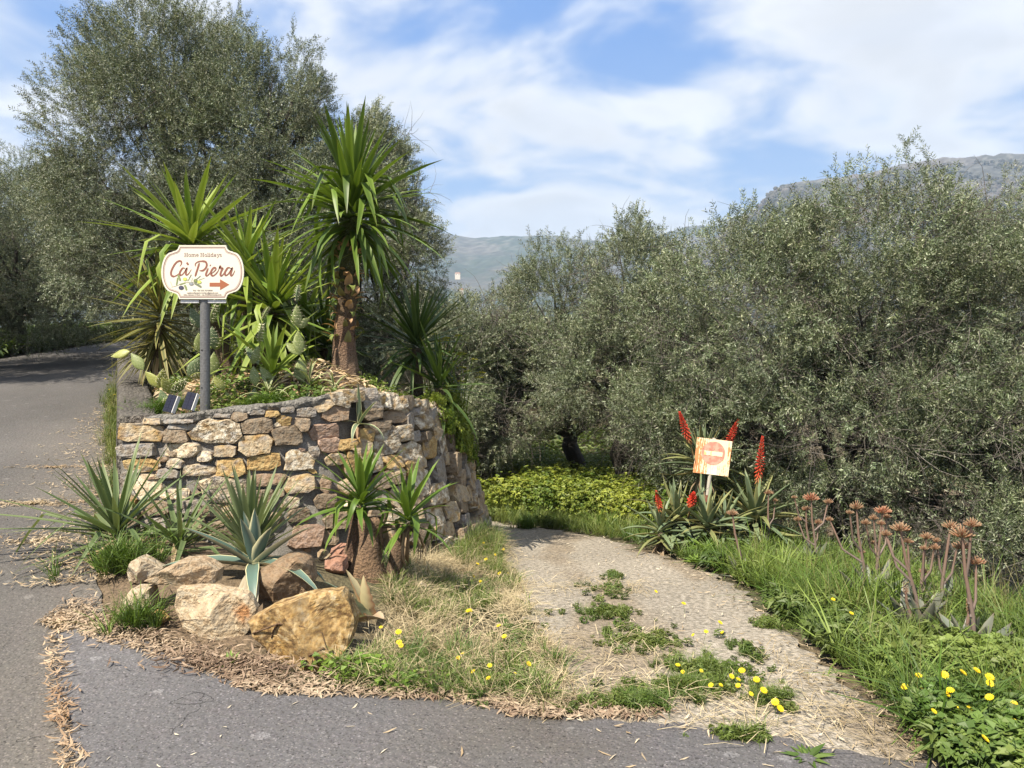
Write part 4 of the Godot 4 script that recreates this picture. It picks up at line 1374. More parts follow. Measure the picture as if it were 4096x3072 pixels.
func build_front_plants() -> void:
	rng.seed = 120
	var grey := [[Color(0.10, 0.145, 0.055), Color(0.14, 0.185, 0.08)], [Color(0.075, 0.115, 0.045), Color(0.11, 0.155, 0.06)], [Color(0.14, 0.185, 0.08), Color(0.18, 0.22, 0.1)]]
	var o := thing("sprawling_yucca", "sprawling dark green yucca at left whose long leaves reach over the road edge", "yucca", ground(-2.75, 5.15))
	var wide := [[0.95, 0.07, 0.05, 0.5, 0.0], [1.0, 0.07, 0.12, 0.5, 0.0], [1.05, 0.068, 0.2, 0.55, 0.0], [1.05, 0.066, 0.25, 0.6, 1.0], [1.0, 0.06, 0.3, 0.5, 0.0]]
	rosette(o, Vector3(0.05, 0.12, 0), 46, wide, 1.35, 0.0, "wide", grey, M.leaf, {"size": 0.7})
	for k in 26:
		obj("dead_leaf", blade("deadwide%d" % (k % 3), 0.5, 0.045, [0.3, 0.8, 1.3][k % 3], 0.5, 0.0, 0.4, 0.8, Color(0.30, 0.22, 0.12), Color(0.42, 0.33, 0.2), 5), M.dry, o, Transform3D((Basis(UP, rf(0, TAU)) * Basis(Vector3.RIGHT, rf(-0.15, 0.5))).scaled(Vector3.ONE * rf(0.6, 1.1)), Vector3(rf(0.0, 0.5), rf(0.04, 0.12), rf(-0.05, 0.1))))
	rosette(o, Vector3(0.5, 0.05, 0.05), 30, wide, 1.15, 0.05, "wide", grey, M.leaf, {"size": 0.58})
	for q in [[-1.75, 0.1, 1.0, 3], [-1.45, 0.1, 1.05, 2], [-1.3, -0.02, 0.95, 1], [-1.65, -0.05, 0.85, 4], [-1.15, 0.3, 0.9, 1]]:       # the long level leaves to the left
		obj("leaf", blade("wide%d" % 2, wide[q[3]][0], 0.05, wide[q[3]][2], wide[q[3]][3], wide[q[3]][4], 0.35, 0.7, grey[2][0], grey[2][1]), M.leaf, o, Transform3D((Basis(UP, q[0]) * Basis(Vector3.RIGHT, -q[1] - 0.15)).scaled(Vector3.ONE * q[2]), Vector3(0, 0.14, 0)))
	rng.seed = 121
	o = thing("upright_yucca", "upright fan of stiff grey-green sword leaves behind the flat-topped stone", "yucca", ground(-1.7, 4.9))
	rosette(o, Vector3(0, 0.02, 0), 56, [[0.76, 0.066, 0.02, 0.5, 0.0], [0.78, 0.066, 0.05, 0.5, 0.0], [0.76, 0.064, 0.1, 0.5, 0.0], [0.72, 0.06, 0.25, 0.5, 0.0]], 1.45, 0.6, "upright", [[Color(0.16, 0.205, 0.10), Color(0.2, 0.24, 0.13)], [Color(0.12, 0.165, 0.075), Color(0.17, 0.21, 0.1)]], M.leaf, {"spread": 1.0, "size": 0.72})
	rng.seed = 122
	o = thing("striped_agave", "agave with broad blue-green leaves edged in cream behind the boulders", "agave", ground(-1.58, 4.62))
	var blue := [Color(0.10, 0.16, 0.13), Color(0.60, 0.56, 0.33)]
	for q in [[-0.95, 0.7, 0.5, 0.2], [1.15, 0.68, 0.52, 0.25], [-0.2, 1.2, 0.36, 0.2], [0.35, 1.25, 0.38, -0.1], [-0.4, 1.35, 0.36, 0.1], [0.8, 1.0, 0.36, 0.3], [-1.55, 0.2, 0.6, 0.5], [0.95, 0.3, 0.62, 0.95], [1.5, 0.35, 0.5, 1.2], [0.25, 0.2, 0.42, 1.3], [0.6, 1.35, 0.32, 0.0]]:
		obj("leaf", blade("agave", q[2], 0.085, q[3], 0.5, 0.0, 0.55, 0.65, blue[0], blue[1], 8, 0.13, 0.012, 0.05), M.succulent, o, Transform3D(Basis(UP, q[0]) * Basis(Vector3.RIGHT, -q[1]) * Basis(Vector3(0, 0, 1), rf(-0.2, 0.2)), Vector3(0, 0.08, 0)))
	for q in [[0.1, 0.1, 0.36, 1.2], [0.35, 0.0, 0.4, 0.9], [-0.1, -0.1, 0.3, 0.7]]:
		obj("dead_leaf", blade("deadag", q[2], 0.045, q[3], 0.5, 0.0, 0.6, 0.8, Color(0.30, 0.25, 0.17), Color(0.45, 0.4, 0.3), 5), M.dry, o, Transform3D(Basis(UP, q[0]) * Basis(Vector3.RIGHT, -q[1]), Vector3(0.02, 0.06, 0.05)))
	# the little yucca with two heads
	rng.seed = 123
	o = thing("two_headed_yucca", "small glossy yucca with two heads on a stout brown stump before the wall", "yucca", ground(-0.98, 5.12))
	trunk_part(o, "stump", [Vector3(0.0, -0.1, 0.05), Vector3(0.0, 0.05, 0.04), Vector3(0.02, 0.2, 0.02), Vector3(0.01, 0.36, 0.0)], [0.13, 0.115, 0.095, 0.085], [Color(0.26, 0.16, 0.09), Color(0.30, 0.19, 0.11), Color(0.28, 0.18, 0.11)], 0.12)
	trunk_part(o, "stump", [Vector3(-0.11, -0.1, 0.06), Vector3(-0.10, 0.15, 0.04), Vector3(-0.06, 0.4, 0.0)], [0.05, 0.045, 0.04], [Color(0.17, 0.10, 0.06)], 0.1)
	trunk_part(o, "stump", [Vector3(0.16, -0.1, 0.0), Vector3(0.2, 0.12, 0.0), Vector3(0.25, 0.3, -0.02)], [0.06, 0.05, 0.045], [Color(0.2, 0.13, 0.08)], 0.1)
	var small := [[0.5, 0.062, 0.08, 0.5, 0.0], [0.54, 0.062, 0.25, 0.5, 0.0], [0.54, 0.06, 0.5, 0.5, 0.0], [0.5, 0.06, 0.3, 0.5, 1.7], [0.52, 0.056, 0.8, 0.5, 0.0]]
	rosette(o, Vector3(-0.05, 0.46, 0), 42, small, 1.5, -0.1, "small", [YB, [Color(0.075, 0.14, 0.02), Color(0.11, 0.18, 0.03)]], M.shiny_leaf, {"size": 0.84})
	rosette(o, Vector3(0.27, 0.34, -0.02), 34, small, 1.45, -0.25, "small", [YB, YD], M.shiny_leaf, {"size": 0.8})
	for k in 18:
		obj("dead_leaf", blade("deadsm%d" % (k % 2), 0.3, 0.035, 1.2, 0.5, 0.0, 0.4, 0.8, Color(0.2, 0.13, 0.08), Color(0.3, 0.22, 0.14), 5), M.dry, o, Transform3D(Basis(UP, rf(-1.2, 2.6)) * Basis(Vector3.RIGHT, rf(0.4, 1.2)), Vector3([-0.05, 0.27][k % 2], 0.3, 0)))
	# broken aloe by the golden boulder
	rng.seed = 124
	o = thing("fallen_aloe", "broken pale aloe with toothed leaves lying beside the golden boulder", "aloe", ground(-0.86, 4.35))
	for q in [[-1.5, 0.15, 0.24, -0.5, 0], [-1.4, 0.5, 0.26, -0.2, 1], [-1.2, 0.02, 0.22, 0.3, 1], [-1.0, 0.9, 0.36, 0.3, 0], [-1.9, 1.15, 0.3, 0.2, 1], [-0.4, 1.2, 0.26, -0.4, 1], [0.9, 0.4, 0.14, 0.6, 2]]:
		var col: Array = [[Color(0.30, 0.37, 0.27), Color(0.2, 0.22, 0.12)], [Color(0.42, 0.36, 0.2), Color(0.3, 0.16, 0.08)], [Color(0.4, 0.3, 0.2), Color(0.5, 0.4, 0.28)]][q[4]]
		obj("leaf", blade("fall%d" % q[4], q[2], 0.085, q[3], 0.5, 0.0, 0.5, 0.9, col[0], col[1], 10, 0.1, 0.016, 0.22), M.succulent, o, Transform3D(Basis(UP, q[0]) * Basis(Vector3.RIGHT, -q[1]), Vector3(0.03, 0.05, 0)))


func build_boulders() -> void:
	var k := 0.00104
	# outlines in the photograph's proportions, around the stone's own centre
	var rows := [
		["boulder", "large golden lichen-covered boulder at the front corner of the bed", -1.07, 0.155, 3.92, 1.0, 950, 400, Color(0.38, 0.29, 0.165), "golden_stone", 0.17, [[660, 370], [720, 335], [800, 290], [930, 245], [1060, 222], [1130, 215], [1165, 270], [1192, 350], [1175, 480], [1110, 560], [1040, 605], [940, 640], [785, 610], [792, 530], [740, 480], [690, 440]]],
		["boulder", "broad cream-coloured stone block left of the golden boulder", -1.63, 0.16, 4.14, 1.02, 480, 350, Color(0.52, 0.45, 0.33), "stone", 0.11, [[285, 228], [390, 222], [480, 225], [570, 240], [640, 262], [690, 330], [668, 430], [605, 492], [500, 478], [400, 455], [325, 420], [268, 310]]],
		["boulder", "flat tan slab resting on top of the cream block", -1.87, 0.34, 4.28, 1.05, 330, 140, Color(0.42, 0.34, 0.24), "stone", 0.13, [[138, 185], [210, 135], [330, 76], [420, 72], [480, 95], [524, 126], [505, 190], [440, 212], [380, 205], [290, 200], [200, 205]]],
		["boulder", "rounded brown boulder half hidden behind the golden one", -1.38, 0.24, 4.5, 1.12, 820, 170, Color(0.28, 0.21, 0.14), "stone", 0.14, [[650, 200], [690, 140], [750, 110], [850, 52], [920, 52], [962, 75], [990, 180], [940, 290], [830, 340], [690, 330], [640, 270]]],
		["boulder", "small pale stone at the left end of the boulder row", -2.11, 0.17, 4.27, 1.05, 90, 290, Color(0.46, 0.40, 0.30), "stone", 0.12, [[15, 350], [25, 260], [60, 212], [150, 212], [165, 300], [130, 345], [90, 372], [40, 375]]],
		["boulder", "small light stone tucked behind the flat slab at left", -2.25, 0.26, 4.6, 1.1, 110, 140, Color(0.5, 0.44, 0.34), "stone", 0.1, [[30, 145], [60, 90], [100, 70], [135, 90], [210, 135], [180, 185], [100, 210], [45, 200]]]]
	for i in rows.size():
		var r: Array = rows[i]
		var o := thing(r[0], r[1], "boulder", pos(r[2], r[3], r[4]), 0.0, "boulders edging the bed")
		var poly := PackedVector2Array()
		var src: Array = r[11]
		for q in range(src.size() - 1, -1, -1):
			poly.push_back(Vector2(src[q][0] - r[6], r[7] - src[q][1]) * k * r[5])
		poly.reverse()
		var twins := [Color(0.36, 0.25, 0.10), Color(0.5, 0.44, 0.33), Color(0.28, 0.23, 0.16)] if i == 0 else ([Color(0.44, 0.37, 0.27)] if i < 3 else [])
		var rock := obj("rock", boulder_mesh(poly, r[10], r[8], 900 + i, twins), M[r[9]], o)
		if i == 1:
			pass
		if i == 0:
			for s in [[[-0.27, -0.02], [-0.12, 0.05], [0.0, 0.05], [0.1, 0.0], [0.13, -0.06]], [[0.0, -0.11], [0.06, -0.08], [0.12, -0.06]], [[-0.13, 0.04], [-0.16, 0.0], [-0.17, -0.04]]]:
				var b := Mb.new()
				var path := []
				for q in s:
					var best := 9.0
					var z := 0.0
					for v in rock.mesh.surface_get_arrays(0)[Mesh.ARRAY_VERTEX]:
						var e := Vector2(v.x - q[0], v.y - q[1]).length()
						if v.z > 0.0 and e < best:
							best = e
							z = v.z
					path.append(Vector3(q[0], q[1], z + 0.004))
				b.tube(path, [0.005, 0.005, 0.004, 0.003, 0.002], 5, [Color(0.2, 0.12, 0.06)])
				obj("root", b.mesh(), M.bark, rock)
	# loose small stones in the bed
	rng.seed = 60
	var spots := [[-1.15, 4.95, 0.09, 6, "reddish angular stone in the bed left of the two-headed yucca's stump"], [-1.2, 5.35, 0.11, 6, "rose-tan flat stone at the foot of the wall beside the stump"], [-0.62, 5.15, 0.06, 4, "pale pebble under the right head of the two-headed yucca"], [-1.33, 5.3, 0.05, 1, "small tan stone at the wall foot behind the brown boulder"], [-1.97, 4.2, 0.055, 3, "little ochre stone wedged under the flat slab"], [1.93, 6.3, 0.05, 6, "small pinkish stone at the right edge of the concrete drive"]]
	for s in spots:
		var poly := PackedVector2Array()
		for c in 7:
			var a := TAU * c / 7.0
			poly.push_back(Vector2(cos(a) * rf(0.8, 1.1), sin(a) * rf(0.6, 0.9)) * s[2])
		var tone: Color = [Color(), Color(0.38, 0.3, 0.2), Color(), Color(0.42, 0.29, 0.12), Color(0.55, 0.5, 0.42), Color(), Color(0.36, 0.21, 0.16)][s[3]]
		var o := thing("loose_stone", s[4], "stone", ground(s[0], s[1], s[2] * 0.3))
		obj("rock", boulder_mesh(poly, s[2] * 0.6, tone, int(s[2] * 900), []), M.stone, o, Transform3D(Basis(Vector3.RIGHT, -0.7), Vector3.ZERO))


func boulder_mesh(outline: PackedVector2Array, deep: float, tone: Color, seed_: int, twins: Array) -> ArrayMesh:
	rng.seed = seed_
	var n := outline.size() * 3
	var b := Mb.new()
	var nz := FastNoiseLite.new()
	nz.seed = seed_
	nz.frequency = 5.0
	nz.fractal_octaves = 4
	var rings := 12
	var cuts := []
	for c in 6:
		cuts.append(Vector3(rf(-0.75, 0.75), rf(-0.75, 0.75), rf(0.72, 1.0)))
	for l in 2:
		for i in rings:
			var t := float(i) / (rings - 1)
			var s := sin(t * PI / 2.0) if l == 0 else sin(t * PI / 2.0)
			var z := deep * pow(cos(t * PI / 2.0), 0.32) * (1.0 if l == 0 else -1.0)
			for k in n:
				var f := k / 3.0
				var i0 := int(f)
				var q := outline[i0].lerp(outline[(i0 + 1) % outline.size()], f - i0) * s
				var at := Vector3(q.x, q.y, z)
				var push := 1.0 + 0.09 * nz.get_noise_3dv(at * 1.0) + 0.05 * absf(nz.get_noise_3dv(at * 4.0))
				for c in cuts:
					if l == 0:
						at.z = maxf(minf(at.z, deep * c.z + c.x * at.x + c.y * at.y), at.z * 0.42)
				at.z += deep * 0.16 * nz.get_noise_3dv(at * 0.7 + Vector3(9, 0, 0)) * (1.0 - t * t)
				var col := tone * (1.0 + 0.25 * nz.get_noise_3dv(at * 3.0))
				if seed_ == 901:      # the rust-brown stain on the cream block
					col = col.lerp(Color(0.42, 0.20, 0.07), 0.85 * sst(1.3, 0.7, Vector2((at.x - 0.155) / 0.045, (at.y - 0.0) / 0.05).length() + 0.4 * nz.get_noise_3dv(at * 9.0)))
				if twins.size():
					col = col.lerp(twins[clampi(int((nz.get_noise_3dv(at * 1.3 + Vector3(7, 1, 2)) + 0.45) * 3.3), 0, twins.size() - 1)], sst(0.05, 0.3, nz.get_noise_3dv(at * 2.0 + Vector3(3, 3, 3))))
				b.p(Vector3(at.x * push, at.y * push, at.z), col)
		for i in rings - 1:
			for k in n:
				var a := l * rings * n + i * n + k
				var c := l * rings * n + i * n + (k + 1) % n
				if l == 0:
					b.q(a, a + n, c + n, c)
				else:
					b.q(a, c, c + n, a + n)
	return b.mesh(false)


func flower_spike(o: Node3D, foot: Vector3, tip: Vector3, l: float, r: float) -> void:
	var b := Mb.new()
	var dir := (tip - foot).normalized()
	b.tube([foot, foot.lerp(tip, 0.5) + Vector3(0.01, 0, 0), tip], [0.009, 0.008, 0.004], 6, [Color(0.28, 0.2, 0.1)])
	obj("flower_stalk", b.mesh(), M.leaf, o)
	b = Mb.new()
	var side := dir.cross(Vector3(0.2, 0.1, 0.9)).normalized()
	for k in 96:
		var t := (k + 0.5) / 96.0
		var out := side.rotated(dir, k * 2.39996)
		var at := tip - dir * l * (1.0 - t)
		var up := lerpf(-1.7, 1.7, pow(t, 0.8))
		var ln := lerpf(0.042, 0.014, t * t) * r
		var d2 := (out + dir * up).normalized()
		var red := Color(0.62, 0.055, 0.028).lerp(Color(0.66, 0.16, 0.05), sst(0.45, 0.0, t) * rf(0.2, 1.0))
		if t < 0.12:
			red = Color(0.45, 0.22, 0.09)
		b.tube([at + out * 0.003, at + out * 0.004 + d2 * ln * 0.6, at + d2 * ln], [0.0026 * r, 0.0042 * r, 0.002 * r], 4, [red * 0.9, red, red * 1.2])
	obj("flower_spike", b.mesh(), M.petal, o)


func build_aloes() -> void:
	rng.seed = 130
	var green := [[Color(0.16, 0.21, 0.11), Color(0.22, 0.25, 0.12)], [Color(0.12, 0.17, 0.095), Color(0.19, 0.21, 0.1)], [Color(0.20, 0.22, 0.09), Color(0.34, 0.28, 0.11)]]
	var kinds := [[0.42, 0.05, -0.1, 0.5, 0.0], [0.46, 0.05, 0.3, 0.5, 0.0], [0.48, 0.05, 0.7, 0.5, 0.0], [0.48, 0.048, 0.6, 0.5, 0.0], [0.44, 0.045, -0.5, 0.5, 0.0]]
	var how := {"thick": 0.011, "fold": 0.3, "teeth": 0.18, "segs": 9, "base": 1.0, "edge": 0.12, "rise": 0.14}
	# label, rosettes [x, y, d, leaves, size], spikes [foot x, y, d, tip x, y, d, length, fullness]
	var rows := [
		["tall tree aloe with spreading toothed leaves right behind the no entry sign", [[2.2, 0.28, 8.7, 44, 1.25]], [[2.1, 0.3, 8.6, 1.88, 0.9, 8.45, 0.36, 1.35], [2.4, 0.3, 8.7, 2.58, 0.8, 8.6, 0.33, 1.4]], 0.75],
		["dense low aloe clump with red flower stubs in front of the no entry sign post", [[1.75, -0.2, 8.0, 36, 1.1], [2.02, -0.24, 7.8, 36, 1.1], [1.55, -0.3, 7.85, 26, 0.95], [2.25, -0.26, 7.95, 26, 0.95]], [[1.62, -0.3, 8.0, 1.53, 0.1, 8.0, 0.2, 1.0], [1.86, -0.2, 8.0, 1.87, 0.13, 7.75, 0.18, 1.4]], 0.25],
		["rounded aloe rosette with yellowing leaf tips to the right of the sign", [[2.64, -0.24, 8.2, 50, 1.3]], [[2.72, -0.1, 8.4, 2.76, 0.64, 8.3, 0.5, 1.5]], 0.2]]
	for r in rows:
		var first: Array = r[1][0]
		var o := thing("tree_aloe", r[0], "aloe", ground(first[0], first[2]), 0.0, "flowering aloes on the verge")
		for q in r[1]:
			var at := pos(q[0], q[1], q[2]) - o.position
			trunk_part(o, "stem", [Vector3(at.x, minf(at.y - r[3], -0.1), at.z), at], [0.05, 0.035], [Color(0.16, 0.12, 0.08)])
			rosette(o, at, q[3], kinds, 1.4, -0.45, "aloe", green, M.succulent, how.merged({"size": q[4]}))
			for k in 12:
				obj("dead_leaf", blade("deadal%d" % (k % 2), 0.3, 0.04, [0.9, 1.5][k % 2], 0.5, 0.0, 0.4, 0.9, Color(0.26, 0.18, 0.11), Color(0.34, 0.26, 0.17), 5), M.dry, o, Transform3D(Basis(UP, k * 2.4) * Basis(Vector3.RIGHT, rf(0.3, 1.0)), at - UP * rf(0.05, 0.2)))
		for s in r[2]:
			flower_spike(o, pos(s[0], s[1], s[2]) - o.position, pos(s[3], s[4], s[5]) - o.position, s[6], s[7])
	# soap aloes: branching stalks with flat dusty-pink heads
	var soap := [
		[1.95, 6.36, -0.33, 1.86, 0.22, 1],
		[2.69, 7.9, -0.51, 2.69, 0.1, 1, 2.78, 0.01, 0.6],
		[2.8, 6.95, -0.4, 2.76, 0.23, 1.5, 2.66, 0.02, 0.8, 2.93, 0.19, 0.9, 2.84, 0.0, 0.9],
		[2.8, 7.1, -0.41, 2.77, 0.1, 0.9, 2.66, 0.21, 0.6],
		[2.57, 5.47, -0.23, 2.5, 0.46, 1.1, 2.34, 0.35, 0.6, 2.43, 0.43, 0.6, 2.58, 0.11, 0.6],
		[2.73, 5.65, -0.25, 2.78, 0.39, 1.3, 2.64, 0.31, 0.8, 2.85, 0.33, 0.7, 2.71, 0.34, 0.8, 2.76, 0.13, 0.6],
		[2.5, 4.6, -0.13, 2.37, 0.51, 1.2, 2.32, 0.46, 0.7, 2.42, 0.43, 0.7, 2.3, 0.52, 0.6],
		[2.71, 5.0, -0.17, 2.75, 0.36, 0.9, 2.8, 0.29, 0.8, 2.72, 0.29, 0.6, 2.77, 0.11, 0.7],
		[2.84, 5.0, -0.17, 2.91, 0.43, 1.1, 2.83, 0.33, 0.6, 2.94, 0.3, 0.6],
		[2.49, 4.05, -0.07, 2.42, 0.61, 1.3, 2.47, 0.52, 1, 2.52, 0.45, 1, 2.45, 0.67, 0.9],
		[2.46, 4.65, -0.13, 2.43, 0.13, 0.7],
		[2.54, 4.2, -0.08, 2.55, 0.17, 0.8],
	]
	var says := ["lone thin soap aloe stalk at the drive edge below the aloe clump", "slim soap aloe stalk standing just right of the rounded aloe rosette", "soap aloe with a broad coral head, leftmost of the tall cluster", "thin twin-headed soap aloe stalk behind the coral-headed one", "branching soap aloe with a side arm reaching far left", "soap aloe with several coral heads on slanting stems, centre of the row", "soap aloe stalk with a side branch curving up to the left, before the centre group", "soap aloe with small tan heads on one straight stem in the bank", "soap aloe leaning right with a wide tan head near the olive foliage", "nearest soap aloe with a long bare stem and drooping tan heads at right", "short soap aloe stalk with one closed brown bud in the grass", "short soap aloe stalk with a closed bud behind the nearest plant"]
	for k in soap.size():
		rng.seed = 140 + k
		var r: Array = soap[k]
		var o := thing("soap_aloe", says[k], "aloe", pos(r[0], r[2], r[1]), 0.0, "soap aloes along the verge")
		var heads := []
		for i in range(3, r.size(), 3):
			heads.append([Vector3(r[i] - r[0], r[i + 1] - r[2], rf(-0.1, 0.1) if i > 3 else 0.0), r[i + 2]])
		var main: Vector3 = heads[0][0]
		var purple := [Color(0.215, 0.17, 0.15), Color(0.22, 0.165, 0.145), Color(0.24, 0.16, 0.125)]
		var b := Mb.new()
		b.tube([Vector3(0, -0.05, 0), main * 0.35 + Vector3(-0.012 * signf(main.x), 0, 0), main * 0.7 + Vector3(-0.006, 0, 0), main], [0.0125, 0.011, 0.009, 0.0065], 8, purple)
		obj("stalk", b.mesh(), M.leaf, o)
		for i in range(1, heads.size()):
			var h: Vector3 = heads[i][0]
			var from := main * clampf(h.y / main.y - 0.42, 0.32, 0.75)
			b = Mb.new()
			b.tube([from, from.lerp(h, 0.35) + Vector3((h.x - from.x) * 0.3, -0.015, 0), from.lerp(h, 0.75) + Vector3((h.x - from.x) * 0.12, 0, 0), h], [0.009, 0.0075, 0.0065, 0.005], 6, purple)
			obj("branch", b.mesh(), M.leaf, o)
		for i in heads.size():
			var c: Vector3 = heads[i][0]
			var s: float = heads[i][1] * 1.0
			b = Mb.new()
			var bud := k >= 10
			for f in 44:
				var a := f * 2.39996
				var q := sqrt((f + 0.5) / 44.0)
				var dir := Vector3(cos(a) * q * 1.25, 0.95 - 0.55 * q, sin(a) * q * 1.25).normalized()
				var at := c + Vector3(cos(a) * q * 0.012, -0.01 * q, sin(a) * q * 0.012) * s
				if bud:
					dir = Vector3(cos(a) * 0.4, 0.9, sin(a) * 0.4).normalized()
					at = c + Vector3(cos(a) * 0.011, lerpf(-0.035, 0.035, f / 44.0), sin(a) * 0.011)
				var ln := (0.043 if not bud else 0.016) * s * rf(0.75, 1.1)
				var hue := Color(0.40, 0.155, 0.085).lerp(Color(0.36, 0.25, 0.15), rng.randf() * (0.7 if i == 0 and k in [2, 5] else 1.0))
				if k in [2, 5] and i == 0:
					hue = hue.lerp(Color(0.5, 0.14, 0.08), 0.5)
				b.tube([at, at + dir * ln * 0.55 - UP * 0.003, at + dir * ln], [0.0016 * s, 0.0036 * s, 0.0026 * s], 4, [Color(0.27, 0.2, 0.11), hue, hue.lerp(Color(0.38, 0.34, 0.22), 0.5)])
			obj("flower_head", b.mesh(), M.petal, o)
		var dull := [[Color(0.145, 0.155, 0.12), Color(0.19, 0.175, 0.13)], [Color(0.12, 0.14, 0.11), Color(0.18, 0.15, 0.11)]]
		rosette(o, Vector3(0, 0.0, 0), 12 if k in [6, 9, 4, 5] else 8, [[0.26, 0.085, 0.0, 0.5, 0.0], [0.28, 0.085, -0.2, 0.5, 0.0], [0.26, 0.08, 0.1, 0.5, 0.0]], 1.25, 0.3, "soap", dull, M.succulent, {"thick": 0.012, "fold": 0.4, "teeth": 0.06, "segs": 7, "base": 1.0, "edge": 0.08, "rise": 0.03, "size": 0.7 if k in [0, 1, 3] else 1.0})


func build_daisies() -> void:
	rng.seed = 160
	var petal := Mb.new()
	for ring in 2:
		for k in 13:
			var a := TAU * k / 13.0 + ring * 0.24
			var out := Vector3(cos(a), 0.16 + ring * 0.2, sin(a))
			var side := Vector3(-sin(a), 0, cos(a)) * 0.0034
			var l := 0.0195 - 0.004 * ring
			var i := petal.p(out * 0.003 + UP * 0.0015 * ring, Color(0.72, 0.50, 0.012))
			petal.p(out * l * 0.7 + side, Color(0.80, 0.62, 0.015))
			petal.p(out * l, Color(0.82, 0.66, 0.02))
			petal.p(out * l * 0.7 - side, Color(0.80, 0.62, 0.015))
			petal.q(i, i + 1, i + 2, i + 3)
	var disc := SphereMesh.new()
	disc.radius = 0.0045
	disc.height = 0.006
	disc.radial_segments = 10
	disc.rings = 4
	var dm := StandardMaterial3D.new()
	dm.albedo_color = Color(0.62, 0.36, 0.01).linear_to_srgb()
	dm.roughness = 0.8
	var pm := petal.mesh(false)
	var sets := [
		[0.23, "yellow daisy among the leafy weeds in the lower right corner", "daisies in the corner weeds", [[1.8, 3.33], [1.82, 3.31], [1.8, 3.14], [1.92, 3.27], [2.04, 3.31], [2.01, 3.13], [1.9, 2.97], [2.06, 3.07], [1.97, 2.95], [1.64, 2.7], [1.79, 3.05], [1.73, 3.26], [1.67, 3.01], [1.87, 2.8], [2.07, 3.26], [1.76, 3.16], [1.92, 3.31], [1.82, 3.03]]],
		[0.095, "yellow daisy in the weed strip down the middle of the drive", "daisies in the drive's weed strip", [[0.84, 3.8], [0.93, 3.74], [0.83, 3.72], [1.05, 3.62], [1.07, 3.59], [1.09, 3.43], [1.17, 3.3], [0.98, 3.53], [1.13, 3.62], [0.93, 3.54], [1.06, 3.48], [1.23, 4.5], [1.24, 4.4], [1.04, 5.55], [1.16, 5.05], [1.06, 4.33], [1.13, 3.5], [1.13, 3.21], [1.11, 3.38], [1.11, 4.33]]],
		[0.34, "yellow daisy in the tall grass of the right verge", "daisies in the right verge", [[1.92, 4.47], [1.93, 4.27]]],
		[0.11, "yellow daisy in the dry grass between the boulders and the drive", "daisies in the dry grass bank", [[-0.73, 4.17], [-0.63, 4.02], [-0.59, 3.99], [-0.57, 3.95], [-0.26, 3.93], [-0.25, 4.64], [-0.28, 4.71], [-0.08, 4.38], [-0.04, 4.2], [-0.1, 3.69], [0.02, 3.7], [0.06, 3.74], [-0.27, 3.84], [-0.17, 3.65], [-0.1, 3.54], [-0.48, 8.1], [-0.26, 6.95], [-0.15, 6.69], [-0.29, 6.11], [-0.07, 6.99], [-0.2, 6.36], [-0.09, 6.03], [-0.23, 5.57], [-0.3, 5.75], [-0.04, 6.17]]],
		[0.35, "yellow flower on a tall weed by the concrete wall at the road edge", "yellow flowers at the road edge", [[-5.46, 10.27], [-6.68, 12.31], [-6.17, 11.49]]],
	]
	for s in sets:
		var first: Node3D = null
		for q in s[3]:
			var o: Node3D
			var at := ground(q[0], q[1])
			var h: float = s[0] * rf(0.8, 1.15)
			if first == null:
				o = thing("yellow_daisy", s[1], "flower", at, 0.0, s[2])
				var b := Mb.new()
				b.tube([Vector3(-0.02, -0.02, 0.01), Vector3(-0.008, s[0] * 0.5, 0.003), Vector3(0, s[0], 0)], [0.0016, 0.0014, 0.0014], 4, [Color(0.10, 0.15, 0.04)])
				obj("stem", b.mesh(), M.grass, o)
				var lean := Basis(Vector3.RIGHT, 0.45)
				obj("petals", pm, M.petal, o, Transform3D(lean, Vector3(0, s[0], 0)))
				obj("flower_centre", disc, dm, o, Transform3D(lean, Vector3(0, s[0] + 0.0035, 0.001)))
				first = o
			else:
				o = first.duplicate()
				o.name = numbered("yellow_daisy")
				add_child(o)
				o.position = at
			o.rotation = Vector3(rf(-0.15, 0.3), rf(-1.2, 1.2), rf(-0.25, 0.25))
			o.scale = Vector3(1, h / s[0], 1) * rf(0.58, 1.0)


# ---------------------------------------------------------------- sky and far hills
func bump2(x: float, y: float, cx: float, cy: float, rx: float, ry: float) -> float:
	return exp(-pow((x - cx) / rx, 2) - pow((y - cy) / ry, 2))


